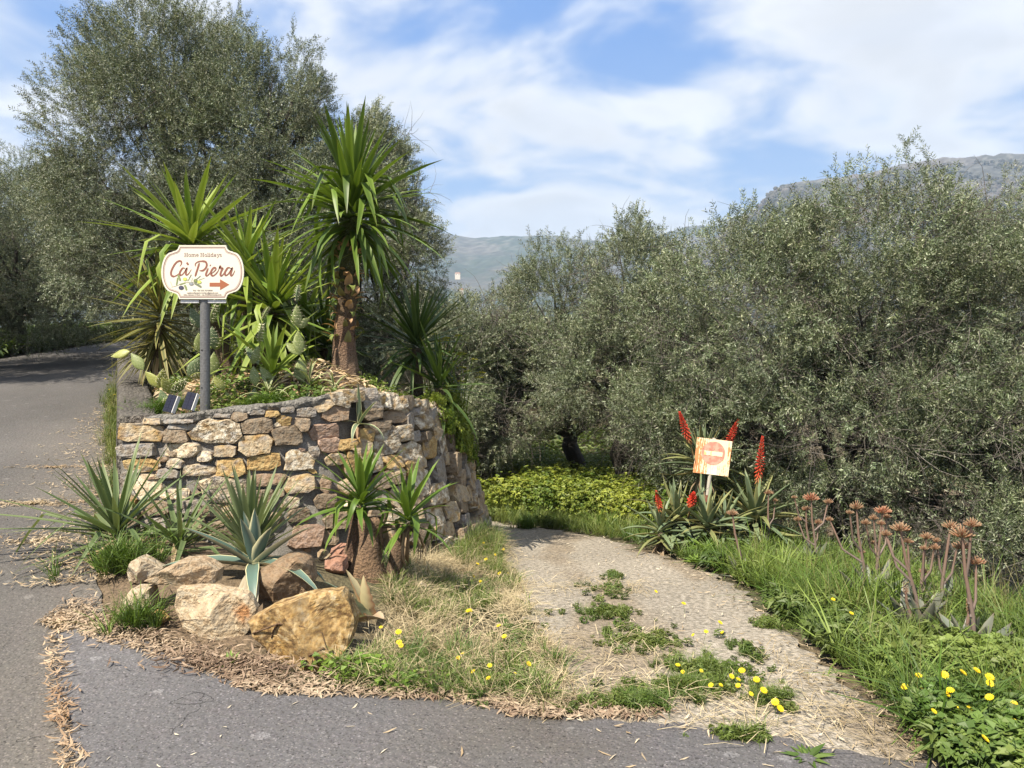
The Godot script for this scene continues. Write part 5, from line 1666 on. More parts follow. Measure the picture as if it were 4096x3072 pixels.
func make_sky() -> ImageTexture:
	var w := 2560
	var h := 1280
	var im := Image.create(w, h, false, Image.FORMAT_RGBF)
	var n := FastNoiseLite.new()
	n.seed = 11
	n.frequency = 0.9
	n.fractal_octaves = 6
	n.fractal_gain = 0.52
	var warp := FastNoiseLite.new()
	warp.seed = 4
	warp.frequency = 0.7
	warp.fractal_octaves = 3
	for y in h:
		var el := PI / 2.0 - PI * (y + 0.5) / h
		if el < -0.02:
			im.fill_rect(Rect2i(0, y, w, h - y), Color(0.42, 0.45, 0.47))
			break
		var up := sin(maxf(el, 0.0))
		var blue := Color(0.50, 0.66, 0.86).lerp(Color(0.16, 0.335, 0.74), sst(-0.05, 0.5, up))
		blue = blue.lerp(Color(0.09, 0.22, 0.58), sst(0.5, 1.0, up))
		for x in w:
			var az := TAU * (x + 0.5) / w
			var k := 1.0 / (up + 0.22)
			var px := sin(az) * cos(el) * k
			var pz := -cos(az) * cos(el) * k
			var wx := 0.2 * warp.get_noise_2d(px, pz + 31.0)
			var wz := 0.2 * warp.get_noise_2d(px + 57.0, pz)
			# long soft banks, stretched a little along one wind direction
			var a := (px + wx) * 0.92 + (pz + wz) * 0.38
			var c := -(px + wx) * 0.38 + (pz + wz) * 0.92
			var f := n.get_noise_3d(a * 0.9, c * 1.1, 3.0) + 0.5 * n.get_noise_3d(a * 3.0, c * 3.4, 9.0) + 0.14 * n.get_noise_3d(a * 11.0, c * 13.0, 15.0)
			var cover := 0.25
			if cos(az) > 0.3 and el < 0.9:
				var sx_ := tan(az)
				var sy_ := tan(el) / cos(az)
				cover += -0.42 * bump2(sx_, sy_, 0.03, 0.44, 0.16, 0.06) - 0.2 * bump2(sx_, sy_, 0.17, 0.36, 0.10, 0.05) - 0.2 * bump2(sx_, sy_, -0.64, 0.40, 0.08, 0.10)
				cover += -0.25 * bump2(sx_, sy_, 0.24, 0.28, 0.10, 0.035) - 0.22 * bump2(sx_, sy_, -0.055, 0.215, 0.06, 0.018) - 0.1 * bump2(sx_, sy_, -0.3, 0.46, 0.2, 0.03)
				cover += 0.22 * bump2(sx_, sy_, -0.13, 0.34, 0.2, 0.05) + 0.3 * bump2(sx_, sy_, 0.05, 0.27, 0.22, 0.05) + 0.3 * bump2(sx_, sy_, -0.05, 0.165, 0.12, 0.03) + 0.25 * bump2(sx_, sy_, 0.5, 0.38, 0.14, 0.08)
			var d := sst(-0.26, 0.46, f + cover)
			var thin := 0.5 + 0.5 * sst(-0.4, 0.4, n.get_noise_3d(a * 2.2, c * 3.0, 20.0))
			d = clampf(d * (0.80 + 0.2 * thin), 0.0, 0.97)
			var lit := 0.86 + 0.10 * sst(-0.3, 0.4, f) - 0.16 * sst(0.25, 0.75, f + cover) + 0.06 * n.get_noise_3d(a * 5.0, c * 6.0, 40.0)
			var cloud := Color(lit * 0.97, lit * 0.99, lit * 1.03)
			im.set_pixel(x, y, blue.lerp(cloud, d))
	return ImageTexture.create_from_image(im)


func ridge(l: Array, px: float) -> float:
	for k in l.size() - 1:
		if px <= l[k + 1][0]:
			return lerpf(l[k][1], l[k + 1][1], sst(0.0, 1.0, clampf((px - l[k][0]) / (l[k + 1][0] - l[k][0]), 0.0, 1.0)))
	return l[-1][1]


func hill(called: String, r0: float, r1: float, px0: float, px1: float, skyline: Array, low: float, ca: Color, cb: Color, rock: Color, tree_n: int, tree_size: float, woods: String, seed_: int) -> void:
	var b := Mb.new()
	var na := 560
	var nr := 94
	rng.seed = seed_
	var spots := []
	for i in na + 1:
		var px := lerpf(px0, px1, float(i) / na)
		var e := ridge(skyline, px)
		for j in nr + 1:
			var t := float(j) / (nr - 10)
			var depth := lerpf(r0, r1, t)
			var x := (px - 512.0) / 753.6 * depth
			var crest := 1.6 + e * r1
			var y := lerpf(low, crest, pow(minf(t, 1.0), 0.85))
			if t > 1.0:
				y = crest - (t - 1.0) * (t - 1.0) * 3000.0
			var relief := fbm.get_noise_2d(x * 0.12, depth * 0.12) * 45.0 * sin(PI * clampf(t, 0.0, 1.0)) * minf(1.0, (crest - low) / 300.0)
			y += relief + fine.get_noise_2d(x * 0.45, depth * 0.45) * 3.5 + fine.get_noise_2d(x * 1.6, depth * 1.6) * 1.2
			var m := fbm.get_noise_2d(x * 0.35 + 900.0, depth * 0.35)
			var col := ca.lerp(cb, sst(-0.25, 0.3, m + 0.25 * fine.get_noise_2d(x * 1.1, depth * 1.1))) * (1.0 + 0.4 * fine.get_noise_2d(x * 2.2, depth * 2.2)) * rf(0.8, 1.2)
			col = col.lerp(rock, 0.45 * sst(0.60, 0.9, t) * sst(0.12, 0.42, fine.get_noise_2d(x * 0.9, y * 2.5)))
			b.p(pos(x, y, depth), col)
			if t < 0.92:
				spots.append([pos(x, y, depth), col])
	for i in na:
		for j in nr:
			var a := i * (nr + 1) + j
			b.q(a, a + nr + 1, a + nr + 2, a + 1)
	var o := obj(called, b.mesh(), M.hill)
	o.set_meta("kind", "structure")
	if tree_n == 0:
		return
	# far woods
	var lump := Mb.new()
	for r in 4:
		for k in 7:
			var v := r / 3.0
			var rr := sin(PI * (0.12 + 0.5 * v)) * (1.0 + 0.22 * sin(k * 2.3 + r * 1.7))
			lump.p(Vector3(cos(TAU * k / 7.0) * rr, cos(PI * (0.02 + 0.6 * v)) * 1.0, sin(TAU * k / 7.0) * rr), g(1.0 - 0.12 * ((k + r) % 2)))
	for r in 3:
		for k in 7:
			lump.q(r * 7 + k, r * 7 + (k + 1) % 7, (r + 1) * 7 + (k + 1) % 7, (r + 1) * 7 + k)
	var lm := lump.mesh()
	var xs := []
	var cols := PackedColorArray()
	for k in tree_n:
		var s: Array = spots[rng.randi() % spots.size()]
		var at: Vector3 = s[0] + Vector3(rf(-8, 8), 0, rf(-12, 12))
		if fbm.get_noise_2d(at.x * 0.5, at.z * 0.5) < -0.12:
			continue
		xs.append(Transform3D(Basis(UP, rf(0, TAU)).scaled(Vector3(1, rf(0.7, 1.1), 1) * tree_size * rf(0.5, 1.3)), at))
		cols.push_back(s[1] * rf(0.82, 1.1) * Color(1.0, rf(0.95, 1.1), rf(0.9, 1.05)))
	tag(many("hillside_woods", lm, M.hill, xs, cols), woods, "woods")


func build_far() -> void:
	hill("hills", 1150.0, 2500.0, -700.0, 1900.0, [[-700, 0.19], [300, 0.165], [420, 0.156], [445, 0.155], [470, 0.149], [520, 0.1515], [555, 0.1515], [580, 0.147], [610, 0.143], [640, 0.149], [700, 0.165], [900, 0.17], [1900, 0.17]], -70.0, Color(0.035, 0.046, 0.030), Color(0.070, 0.066, 0.054), Color(0.20, 0.19, 0.17), 0, 4.2, "bare and evergreen woods covering the far blue-grey ridge", 71)
	hill("hills", 600.0, 1500.0, 560.0, 1900.0, [[560, -0.03], [640, 0.09], [700, 0.135], [740, 0.178], [787, 0.221], [820, 0.226], [860, 0.233], [905, 0.247], [950, 0.2555], [1024, 0.2605], [1200, 0.27], [1900, 0.26]], -60.0, Color(0.048, 0.048, 0.042), Color(0.085, 0.075, 0.068), Color(0.17, 0.165, 0.15), 38000, 3.6, "greyish leafless woods on the nearer hill at right", 72)
	# two buildings in the valley
	for r in [["hillside_house", "tiny pale house with a reddish roof low on the far slope", Vector3(-93, 128, -1290), 9.0, 4.5, 6.0], ["valley_tower", "small pale square building showing just above the far olive tops", Vector3(-53, 58, -790), 4.0, 6.5, 4.0]]:
		var o := thing(r[0], r[1], "house", r[2])
		var b := Mb.new()
		b.box(Vector3(-r[3] / 2, -6, -r[5] / 2), Vector3(r[3] / 2, r[4], r[5] / 2), Color(0.55, 0.5, 0.42))
		obj("wall", b.mesh(false), M.plain, o)
		b = Mb.new()
		var q := []
		for v in [Vector3(-r[3] * 0.56, r[4] + 0.02, r[5] * 0.56), Vector3(r[3] * 0.56, r[4] + 0.02, r[5] * 0.56), Vector3(r[3] * 0.56, r[4] + 0.02, -r[5] * 0.56), Vector3(-r[3] * 0.56, r[4] + 0.02, -r[5] * 0.56), Vector3(-r[3] * 0.4, r[4] + 1.7, 0), Vector3(r[3] * 0.4, r[4] + 1.7, 0)]:
			q.append(b.p(v, Color(0.34, 0.18, 0.11)))
		b.q(q[0], q[4], q[5], q[1])
		b.q(q[2], q[5], q[4], q[3])
		b.t(q[1], q[5], q[2])
		b.t(q[3], q[4], q[0])
		obj("roof", b.mesh(false), M.plain, o)
		for x in [-0.25, 0.25]:
			b = Mb.new()
			b.box(Vector3(x * r[3] - 0.5, r[4] * 0.35, r[5] / 2), Vector3(x * r[3] + 0.5, r[4] * 0.7, r[5] / 2 + 0.06), Color(0.08, 0.07, 0.06))
			obj("window", b.mesh(false), M.plain, o)


# ---------------------------------------------------------------- ground
const DRIVE_L := [Vector2(0.26, 3.2), Vector2(0.2, 3.6), Vector2(0.17, 4.3), Vector2(0.1, 5.0), Vector2(0.0, 6.2), Vector2(-0.18, 7.75), Vector2(-0.42, 9.0), Vector2(-0.95, 9.9), Vector2(-2.2, 10.7)]
const DRIVE_R := [Vector2(1.64, 2.9), Vector2(1.64, 3.4), Vector2(1.66, 4.0), Vector2(1.69, 5.0), Vector2(1.77, 5.8), Vector2(1.74, 6.6), Vector2(1.5, 7.5), Vector2(1.2, 8.6), Vector2(0.44, 9.76), Vector2(-0.42, 10.5), Vector2(-2.0, 11.6)]
const APRON_TOP := [Vector2(-2.53, 4.22), Vector2(-2.07, 3.99), Vector2(-1.51, 3.74), Vector2(-1.19, 3.54), Vector2(-0.87, 3.49), Vector2(-0.23, 3.49), Vector2(0.09, 3.34), Vector2(0.46, 3.35), Vector2(0.91, 3.28), Vector2(1.16, 3.19), Vector2(1.61, 2.93), Vector2(2.6, 2.2), Vector2(4.0, 1.0)]
const SEAM := [Vector2(-2.53, 4.2), Vector2(-2.14, 3.54), Vector2(-1.69, 2.88), Vector2(-1.2, 2.1), Vector2(-0.7, 1.3), Vector2(-0.2, 0.4), Vector2(0.3, -0.4), Vector2(0.8, -1.2), Vector2(1.3, -2.0), Vector2(1.8, -2.6), Vector2(2.4, -3.0), Vector2(3.2, -3.2), Vector2(4.2, -3.2)]
const ROAD_L := [Vector2(-2.6, -4), Vector2(-4.2, 0), Vector2(-5.9, 3.5), Vector2(-7.2, 6), Vector2(-8.4, 8.5), Vector2(-9.5, 11), Vector2(-10.9, 14), Vector2(-11.87, 17.5), Vector2(-11.75, 19.4), Vector2(-11.6, 21.6), Vector2(-10.4, 25), Vector2(-7, 30)]
const ROAD_R := [Vector2(3.6, -4), Vector2(1.2, -0.5), Vector2(-0.9, 2.2), Vector2(-2.4, 4.4), Vector2(-3.2, 6.0), Vector2(-4.6, 8.7), Vector2(-5.8, 11), Vector2(-7.3, 14), Vector2(-8.8, 16.8), Vector2(-9.4, 18.4), Vector2(-8.9, 20.6), Vector2(-7, 23.5), Vector2(-4, 28)]


func build_ground() -> void:
	# one sheet out to the hills, finer near the camera
	var b := Mb.new()
	var n := 150
	for j in n + 1:
		for i in n + 1:
			var u := (i - n / 2.0) / (n / 2.0)
			var v := (j - n / 2.0) / (n / 2.0)
			var x := u * 9.0 + signf(u) * pow(absf(u), 4.0) * 1500.0
			var d := 6.0 + v * 9.0 + signf(v) * pow(absf(v), 4.0) * (1500.0 if v > 0 else 300.0)
			var near := sst(60.0, 10.0, Vector2(x, d).length())
			var y := hgt(x, d) + near * 0.03 * fbm.get_noise_2d(x * 90.0, d * 90.0) - 0.028
			var green := sst(-0.2, 0.3, fbm.get_noise_2d(x * 30.0, d * 30.0))
			b.p(pos(x, y, d), Color(0.21, 0.15, 0.095).lerp(Color(0.10, 0.11, 0.045), green * 0.7 if x > -2.6 or d > 8 else 0.2))
	for j in n:
		for i in n:
			var a := j * (n + 1) + i
			b.q(a, a + n + 1, a + n + 2, a + 1)
	obj("ground", b.mesh(), M.soil).set_meta("kind", "structure")
	var road := func(x: float, d: float, s: float) -> Color:
		var e := fbm.get_noise_2d(x * 26.0, d * 26.0)
		var dust := sst(0.6, 1.0, s) * (0.5 + e) * sst(14.0, 5.0, d)
		return Color(0.165, 0.158, 0.153) * (1.0 + 0.35 * e) + Color(0.10, 0.078, 0.045) * maxf(dust, 0.0)
	sheet("road", ROAD_L, ROAD_R, 60, 220, 0.004, 0.03, road, M.asphalt)
	var apron := func(x: float, d: float, s: float) -> Color:
		var e := fbm.get_noise_2d(x * 32.0 + 50.0, d * 32.0)
		var old := sst(-0.9, 0.25, x) * sst(-0.35, 0.1, e + 0.12)
		return Color(0.205, 0.200, 0.208).lerp(Color(0.172, 0.157, 0.140), old) * (1.0 + 0.22 * e)
	sheet("apron", SEAM, APRON_TOP, 70, 110, 0.02, 0.05, apron, M.asphalt)
	var drive := func(x: float, d: float, s: float) -> Color:
		var e := fbm.get_noise_2d(x * 40.0 + 90.0, d * 40.0)
		var dirt := sst(0.0, 0.35, fbm.get_noise_2d(x * 70.0, d * 25.0 + 300.0) + 0.25 * bump2(x, 0.0, 0.7, 0.0, 0.4, 1.0) * sst(6.5, 4.5, d))
		return (Color(0.39, 0.365, 0.325) * (1.0 + 0.25 * e)).lerp(Color(0.27, 0.215, 0.15), 0.6 * dirt)
	sheet("driveway", DRIVE_L, DRIVE_R, 60, 150, 0.012, 0.06, drive, M.concrete)


func clear_of(pts: Array) -> Array:       # no grass on top of the aloes
	return pts.filter(func(q): return pow((q.x - 2.05) / 0.75, 2) + pow((q.y - 7.95) / 0.6, 2) > rf(0.5, 1.0))


func build_cover() -> void:
	var straw_a := Color(0.38, 0.30, 0.17)
	var straw_b := Color(0.56, 0.47, 0.30)
	var green_a := Color(0.075, 0.135, 0.02)
	var green_b := Color(0.15, 0.21, 0.035)
	var lush_a := Color(0.07, 0.15, 0.018)
	var lush_b := Color(0.13, 0.21, 0.03)
	# dead leaves
	rng.seed = 200
	var pts := []
	for k in 520:
		var at := along(SEAM, rf(0.0, 0.23))
		pts.append(at + Vector2(rng.randfn(0.0, 0.028), rng.randfn(0.0, 0.03)))
	scatter("leaf_litter", M.litter[0], M.dry, pts, 0.4, 0.95, 0.5, Color(0.30, 0.19, 0.11), Color(0.52, 0.40, 0.27), "line of dry curled leaves caught in the seam between old and new asphalt", "dry leaves", 0.026)
	pts = []
	for k in 4200:
		var t := pow(rng.randf(), 1.5)
		var q := along(APRON_TOP, lerpf(0.0, 0.62, t))
		pts.append(q + Vector2(rf(-0.1, 0.1), absf(rng.randfn(0.02, 0.12)) - 0.07))
	scatter("leaf_litter", M.litter[1], M.dry, pts, 0.4, 0.95, 0.5, Color(0.20, 0.13, 0.085), Color(0.47, 0.37, 0.26), "drift of brown dead leaves along the foot of the boulders", "dry leaves", 0.024)
	pts = in_blob(-1.35, 3.72, 0.5, 0.16, 900) + in_blob(-2.15, 4.15, 0.3, 0.25, 300)
	scatter("leaf_litter", M.litter[2], M.dry, pts, 0.4, 1.0, 0.7, Color(0.14, 0.09, 0.06), Color(0.36, 0.27, 0.19), "heap of dark brown leaf mould below the cream block", "dry leaves", 0.035)
	pts = []
	for k in 2600:
		var d := 4.6 + 8.0 * pow(rng.randf(), 1.5)
		var w := absf(rng.randfn(0.0, 0.4)) * sst(13.0, 7.0, d) * (1.0 + 1.1 * fbm.get_noise_1d(d * 130.0))
		pts.append(Vector2(-0.523 * d - 0.02 - w, d))
	scatter("leaf_litter", M.litter[0], M.dry, pts, 0.4, 0.95, 0.35, Color(0.32, 0.23, 0.14), Color(0.54, 0.44, 0.30), "pale dry leaves washed up along the road side of the concrete wall", "dry leaves", 0.014)
	pts = in_blob(-4.1, 6.4, 0.75, 0.12, 420) + in_blob(-3.4, 5.5, 0.7, 0.3, 380) + in_blob(-4.6, 7.6, 0.55, 0.1, 160)
	scatter("leaf_litter", M.litter[1], M.dry, pts, 0.4, 0.95, 0.3, Color(0.32, 0.23, 0.14), Color(0.54, 0.44, 0.30), "tongue of straw-coloured leaves lying out across the road edge", "dry leaves", 0.014)
	pts = in_strip(DRIVE_L, DRIVE_R, 900) + in_strip([Vector2(-2.4, 2.0), Vector2(-1.2, 3.4)], [Vector2(1.6, 2.0), Vector2(1.5, 3.2)], 110)
	scatter("leaf_litter", M.litter[2], M.dry, pts, 0.25, 0.8, 0.3, Color(0.30, 0.22, 0.13), Color(0.62, 0.55, 0.42), "scattered dead leaves over the drive and apron", "dry leaves", 0.024)
	pts = []
	for k in 600:
		var t := pow(rng.randf(), 1.3)
		var q := along(DRIVE_R, t * 0.62)
		pts.append(q + Vector2(rng.randfn(-0.06, 0.12), rf(-0.05, 0.05)))
	scatter("leaf_litter", M.litter[0], M.dry, pts, 0.3, 0.75, 0.4, Color(0.22, 0.17, 0.10), Color(0.55, 0.44, 0.30), "dry leaves gathered along the right edge of the drive", "dry leaves", 0.02)
	# litter and weeds of the planted bed
	pts = []
	while pts.size() < 2300:
		var q := Vector2(rf(-4.6, -0.5), rf(5.9, 8.6))
		if in_bed(q):
			pts.append(q)
	scatter("leaf_litter", M.litter[1], M.dry, pts, 1.0, 2.6, 0.7, Color(0.40, 0.27, 0.15), Color(0.66, 0.53, 0.34), "straw-pale dead leaves covering the soil of the planted bed", "dry leaves", 0.02, null, bed_height)
	pts = []
	while pts.size() < 520:
		var q := Vector2(rf(-4.4, -0.7), rf(5.95, 8.8))
		if in_bed(q) and fbm.get_noise_2d(q.x * 110.0, q.y * 110.0) + 0.25 * bump2(q.x, q.y, -2.2, 6.2, 0.6, 0.35) > 0.02:
			pts.append(q)
	scatter("bed_weeds", M.sprigs[1], M.grass, pts, 0.4, 1.0, 0.5, Color(0.10, 0.17, 0.025), Color(0.2, 0.26, 0.05), "leafy green weeds growing between the bed's cacti and yuccas", "weeds", 0.0, null, bed_height)
	pts = in_blob(-2.05, 6.2, 0.4, 0.22, 130) + in_blob(-2.9, 6.3, 0.5, 0.3, 70)
	scatter("bed_grass", M.tufts[1], M.grass, pts, 0.6, 1.1, 0.3, lush_a, lush_b, "bright green grass behind the lip of the wall", "grass", 0.0, null, bed_height)

	# grass of the verge at right
	rng.seed = 210
	var edge := [Vector2(1.66, 2.9), Vector2(1.72, 3.6), Vector2(1.76, 4.3), Vector2(1.8, 5.0), Vector2(1.88, 5.8), Vector2(1.86, 6.6), Vector2(1.62, 7.5), Vector2(1.3, 8.6), Vector2(0.6, 9.8), Vector2(-0.42, 10.7)]
	var outer := [Vector2(3.0, 2.7), Vector2(3.1, 3.6), Vector2(3.2, 4.3), Vector2(3.4, 5.0), Vector2(3.5, 5.8), Vector2(3.5, 6.6), Vector2(3.4, 7.5), Vector2(3.2, 8.9), Vector2(1.6, 10.4), Vector2(-0.3, 11.3)]
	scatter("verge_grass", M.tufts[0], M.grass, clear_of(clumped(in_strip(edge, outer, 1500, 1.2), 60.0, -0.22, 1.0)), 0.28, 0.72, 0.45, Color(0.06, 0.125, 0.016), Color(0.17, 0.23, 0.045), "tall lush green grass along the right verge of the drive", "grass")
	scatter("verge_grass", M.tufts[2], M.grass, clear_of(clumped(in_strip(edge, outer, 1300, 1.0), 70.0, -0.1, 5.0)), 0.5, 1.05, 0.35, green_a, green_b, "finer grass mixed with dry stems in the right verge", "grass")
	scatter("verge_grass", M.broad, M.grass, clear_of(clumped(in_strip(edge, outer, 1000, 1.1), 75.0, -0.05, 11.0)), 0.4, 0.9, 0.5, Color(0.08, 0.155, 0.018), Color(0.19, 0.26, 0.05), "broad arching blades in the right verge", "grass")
	scatter("verge_stems", M.stems, M.grass, clear_of(clumped(in_strip(edge, outer, 260, 0.8), 75.0, 0.0, 13.0)), 0.6, 1.0, 0.3, Color(0.2, 0.2, 0.06), Color(0.3, 0.26, 0.12), "thin dry stems standing in the right verge", "grass")
	scatter("verge_weeds", M.sprigs[2], M.grass, clumped(in_strip(edge, outer, 900, 1.6), 90.0, 0.05, 23.0), 1.0, 2.6, 0.4, Color(0.06, 0.11, 0.02), Color(0.16, 0.2, 0.05), "feathery weeds between the grasses of the right verge", "weeds")
	pts = in_strip([Vector2(-0.5, 10.55), Vector2(0.44, 9.85), Vector2(1.2, 8.8)], [Vector2(-0.4, 11.5), Vector2(0.9, 10.9), Vector2(2.0, 9.4)], 330)
	scatter("far_grass", M.tufts[2], M.grass, pts, 0.5, 1.0, 0.35, Color(0.15, 0.20, 0.04), Color(0.25, 0.28, 0.08), "yellowish tufted grass along the far bend of the drive", "grass")
	for q in [[0.18, 9.75, 0.2, "single bright grass tuft standing on the far end of the drive"], [-2.45, 4.75, 0.3, "grass at the road corner under the sprawling yucca"], [-3.9, 5.35, 0.16, "isolated patch of grass growing out of the road asphalt"], [-2.05, 4.1, 0.2, "clump of long grass in front of the small pale boulder"]]:
		pts = in_blob(q[0], q[1], q[2], q[2] * 0.6, 26 if q[2] < 0.25 else 60)
		scatter("grass_clump", M.tufts[0 if q[1] < 5 or q[1] > 9 else 1], M.grass, pts, 0.45, 0.85, 0.4, green_a, lush_b, q[3], "grass")
	# dry bank between boulders, wall and drive
	var bl := [Vector2(-0.9, 3.62), Vector2(-0.72, 4.2), Vector2(-0.85, 5.0), Vector2(-0.9, 5.8), Vector2(-0.62, 6.6), Vector2(-0.35, 7.4), Vector2(-0.3, 8.2)]
	var br := [Vector2(0.3, 3.35), Vector2(0.25, 4.2), Vector2(0.16, 5.0), Vector2(0.08, 5.8), Vector2(0.0, 6.6), Vector2(-0.12, 7.4), Vector2(-0.25, 8.2)]
	scatter("dry_grass", M.straw, M.dry, clumped(in_strip(bl, br, 1150), 80.0, -0.12, 60.0), 0.3, 0.72, 0.5, straw_a, straw_b, "flattened straw-coloured dry grass between the boulders and the drive", "grass", 0.01)
	scatter("bank_grass", M.tufts[1], M.grass, clumped(in_strip(bl, br, 1300), 75.0, -0.1, 8.0), 0.5, 1.1, 0.4, green_a, green_b, "short green grass coming through the dry bank", "grass")
	scatter("bank_grass", M.tufts[2], M.grass, in_strip([Vector2(-0.5, 6.3), Vector2(-0.3, 7.7)], [Vector2(-0.08, 6.0), Vector2(-0.12, 7.9)], 160), 0.5, 0.9, 0.3, green_a, Color(0.2, 0.24, 0.05), "taller grass where the wall foot meets the drive", "grass")
	scatter("straw", M.reed, M.dry, in_strip(bl, br, 1500), 0.5, 1.2, 0.35, straw_a * 0.8, straw_b * 1.1, "loose straw littering the dry bank", "straw", 0.02)
	pts = in_blob(-0.45, 3.75, 0.35, 0.2, 150) + in_blob(0.0, 3.62, 0.3, 0.22, 170) + in_blob(0.02, 4.35, 0.22, 0.35, 130) + in_blob(-0.2, 6.2, 0.2, 0.7, 80)
	scatter("bank_weeds", M.sprigs[2], M.grass, pts, 0.5, 1.0, 0.4, Color(0.075, 0.125, 0.025), Color(0.14, 0.19, 0.045), "low feathery weeds at the near edge of the dry bank", "weeds")
	scatter("straw", M.reed, M.dry, clumped(in_strip([Vector2(0.2, 3.25), Vector2(0.2, 4.6), Vector2(0.25, 6.0)], [Vector2(1.6, 3.0), Vector2(1.5, 4.4), Vector2(1.0, 6.0)], 700), 75.0, 0.04, 31.0), 0.5, 1.4, 0.12, straw_a * 0.8, straw_b * 1.1, "dry straw lying over the middle of the drive", "grass", 0.012)
	# the weed strip down the drive
	pts = in_blob(0.85, 3.6, 0.42, 0.18, 150) + in_blob(1.0, 3.85, 0.36, 0.2, 90) + in_blob(0.55, 3.42, 0.3, 0.1, 50) + in_blob(0.75, 4.35, 0.4, 0.36, 110) + in_blob(0.65, 5.05, 0.34, 0.45, 90) + in_blob(0.75, 5.75, 0.2, 0.4, 50) + in_blob(0.85, 6.4, 0.1, 0.25, 26) + in_blob(1.2, 3.45, 0.14, 0.2, 50) + in_blob(1.3, 4.2, 0.1, 0.3, 30) + in_blob(0.95, 3.1, 0.16, 0.05, 26) + in_blob(1.6, 4.75, 0.12, 0.25, 50)
	scatter("drive_weeds", M.sprigs[2], M.grass, pts, 0.28, 0.85, 0.5, Color(0.08, 0.135, 0.022), Color(0.17, 0.21, 0.05), "low green weeds in patches down the middle of the drive", "weeds", 0.01)
	scatter("drive_grass", M.tufts[1], M.grass, clumped(pts, 160.0, 0.0, 3.0), 0.35, 0.7, 0.4, green_a, green_b, "short grass among the weed patches of the drive", "grass", 0.01)
	# leafy corner at lower right
	pts = in_strip([Vector2(1.62, 2.45), Vector2(1.7, 3.1), Vector2(1.85, 3.8)], [Vector2(2.6, 2.4), Vector2(2.8, 3.2), Vector2(3.0, 4.2)], 1500)
	scatter("corner_weeds", M.sprigs[1], M.grass, pts, 0.35, 0.75, 0.45, Color(0.065, 0.125, 0.02), Color(0.15, 0.21, 0.04), "leafy dark green weeds filling the lower right corner", "weeds")
	scatter("corner_weeds", M.sprigs[0], M.grass, clumped(pts, 120.0, 0.05, 17.0), 0.45, 0.85, 0.5, Color(0.09, 0.16, 0.03), Color(0.2, 0.26, 0.06), "broad-leaved weeds among the lower right daisies", "weeds", 0.04)
	scatter("slope_weeds", M.sprigs[1], M.grass, in_strip([Vector2(2.7, 3.2), Vector2(2.9, 5.0), Vector2(3.0, 7.0)], [Vector2(5.6, 2.6), Vector2(7.0, 5.5), Vector2(6.5, 8.5)], 3400), 0.5, 1.2, 0.5, Color(0.06, 0.105, 0.02), Color(0.15, 0.19, 0.045), "weeds on the slope dropping towards the olives at right", "weeds")
	scatter("slope_weeds", M.tufts[0], M.grass, in_strip([Vector2(2.6, 3.2), Vector2(2.8, 5.0), Vector2(3.0, 7.0)], [Vector2(5.2, 2.6), Vector2(6.6, 5.5), Vector2(6.0, 8.0)], 800), 0.6, 1.2, 0.35, green_a, green_b, "rough grass on the slope below the right verge", "grass")
	# ivy by the golden boulder, and a few leafy plants
	rng.seed = 220
	scatter("ivy", M.sprigs[3], M.leaf, in_blob(-0.72, 3.72, 0.2, 0.13, 60) + in_blob(-0.5, 3.6, 0.25, 0.08, 30), 0.5, 0.9, 0.4, Color(0.075, 0.16, 0.02), Color(0.18, 0.27, 0.04), "bright green ivy creeping at the right foot of the golden boulder", "ivy")
	for q in [[-1.4, 3.72, 0.0, 1.0, "small bright green seedling below the cream block"], [1.72, 7.05, 0.0, 1.8, "yellow-green leafy weed at the drive edge below the aloes"], [1.9, 7.5, 0.05, 2.6, "leafy green bush at the foot of the low aloe clump"], [1.15, 2.93, 0.0, 1.4, "broad flat weed rosette growing from the asphalt near the camera"], [0.75, 2.72, -0.02, 1.1, "dark grassy weed rosette at the bottom edge of the apron"]]:
		var o := thing("weed_plant", q[4], "weed", ground(q[0], q[1], q[2] + 0.01))
		var b := Mb.new()
		for k in 22:
			var a := k * 2.4
			var l: float = 0.055 * q[3] * rf(0.7, 1.1)
			var out := Vector3(cos(a), rf(0.15, 1.1) if q[1] > 3.0 else rf(0.02, 0.4), sin(a)).normalized()
			var side := out.cross(UP).normalized()
			var c := rcol(Color(0.10, 0.18, 0.025), Color(0.2, 0.29, 0.05))
			if q[1] < 3.0:
				c = c * Color(0.6, 0.62, 0.7)
			var at := out * l * 0.6
			var i := b.p(Vector3.ZERO, c * 0.7)
			b.p(at + side * l * 0.2 + UP * l * 0.1, c)
			b.p(at + out * l * 0.9 - UP * l * 0.1, c * 1.1)
			b.p(at - side * l * 0.2 + UP * l * 0.1, c)
			b.p(at, c * 0.85)
			b.t(i, i + 1, i + 4)
			b.t(i + 1, i + 2, i + 4)
			b.t(i + 2, i + 3, i + 4)
			b.t(i + 3, i, i + 4)
		obj("foliage", b.mesh(false), M.grass, o)
	# weeds between the concrete wall and the road
	pts = []
	for k in 240:
		var d := rf(5.6, 12.5)
		if fbm.get_noise_1d(d * 160.0) > -0.12:
			pts.append(Vector2(-0.523 * d - absf(rng.randfn(0.02, 0.09)), d))
	scatter("road_weeds", M.tufts[2], M.grass, pts, 0.4, 0.95, 0.35, green_a, Color(0.22, 0.24, 0.06), "thin weeds along the road foot of the concrete wall", "weeds")
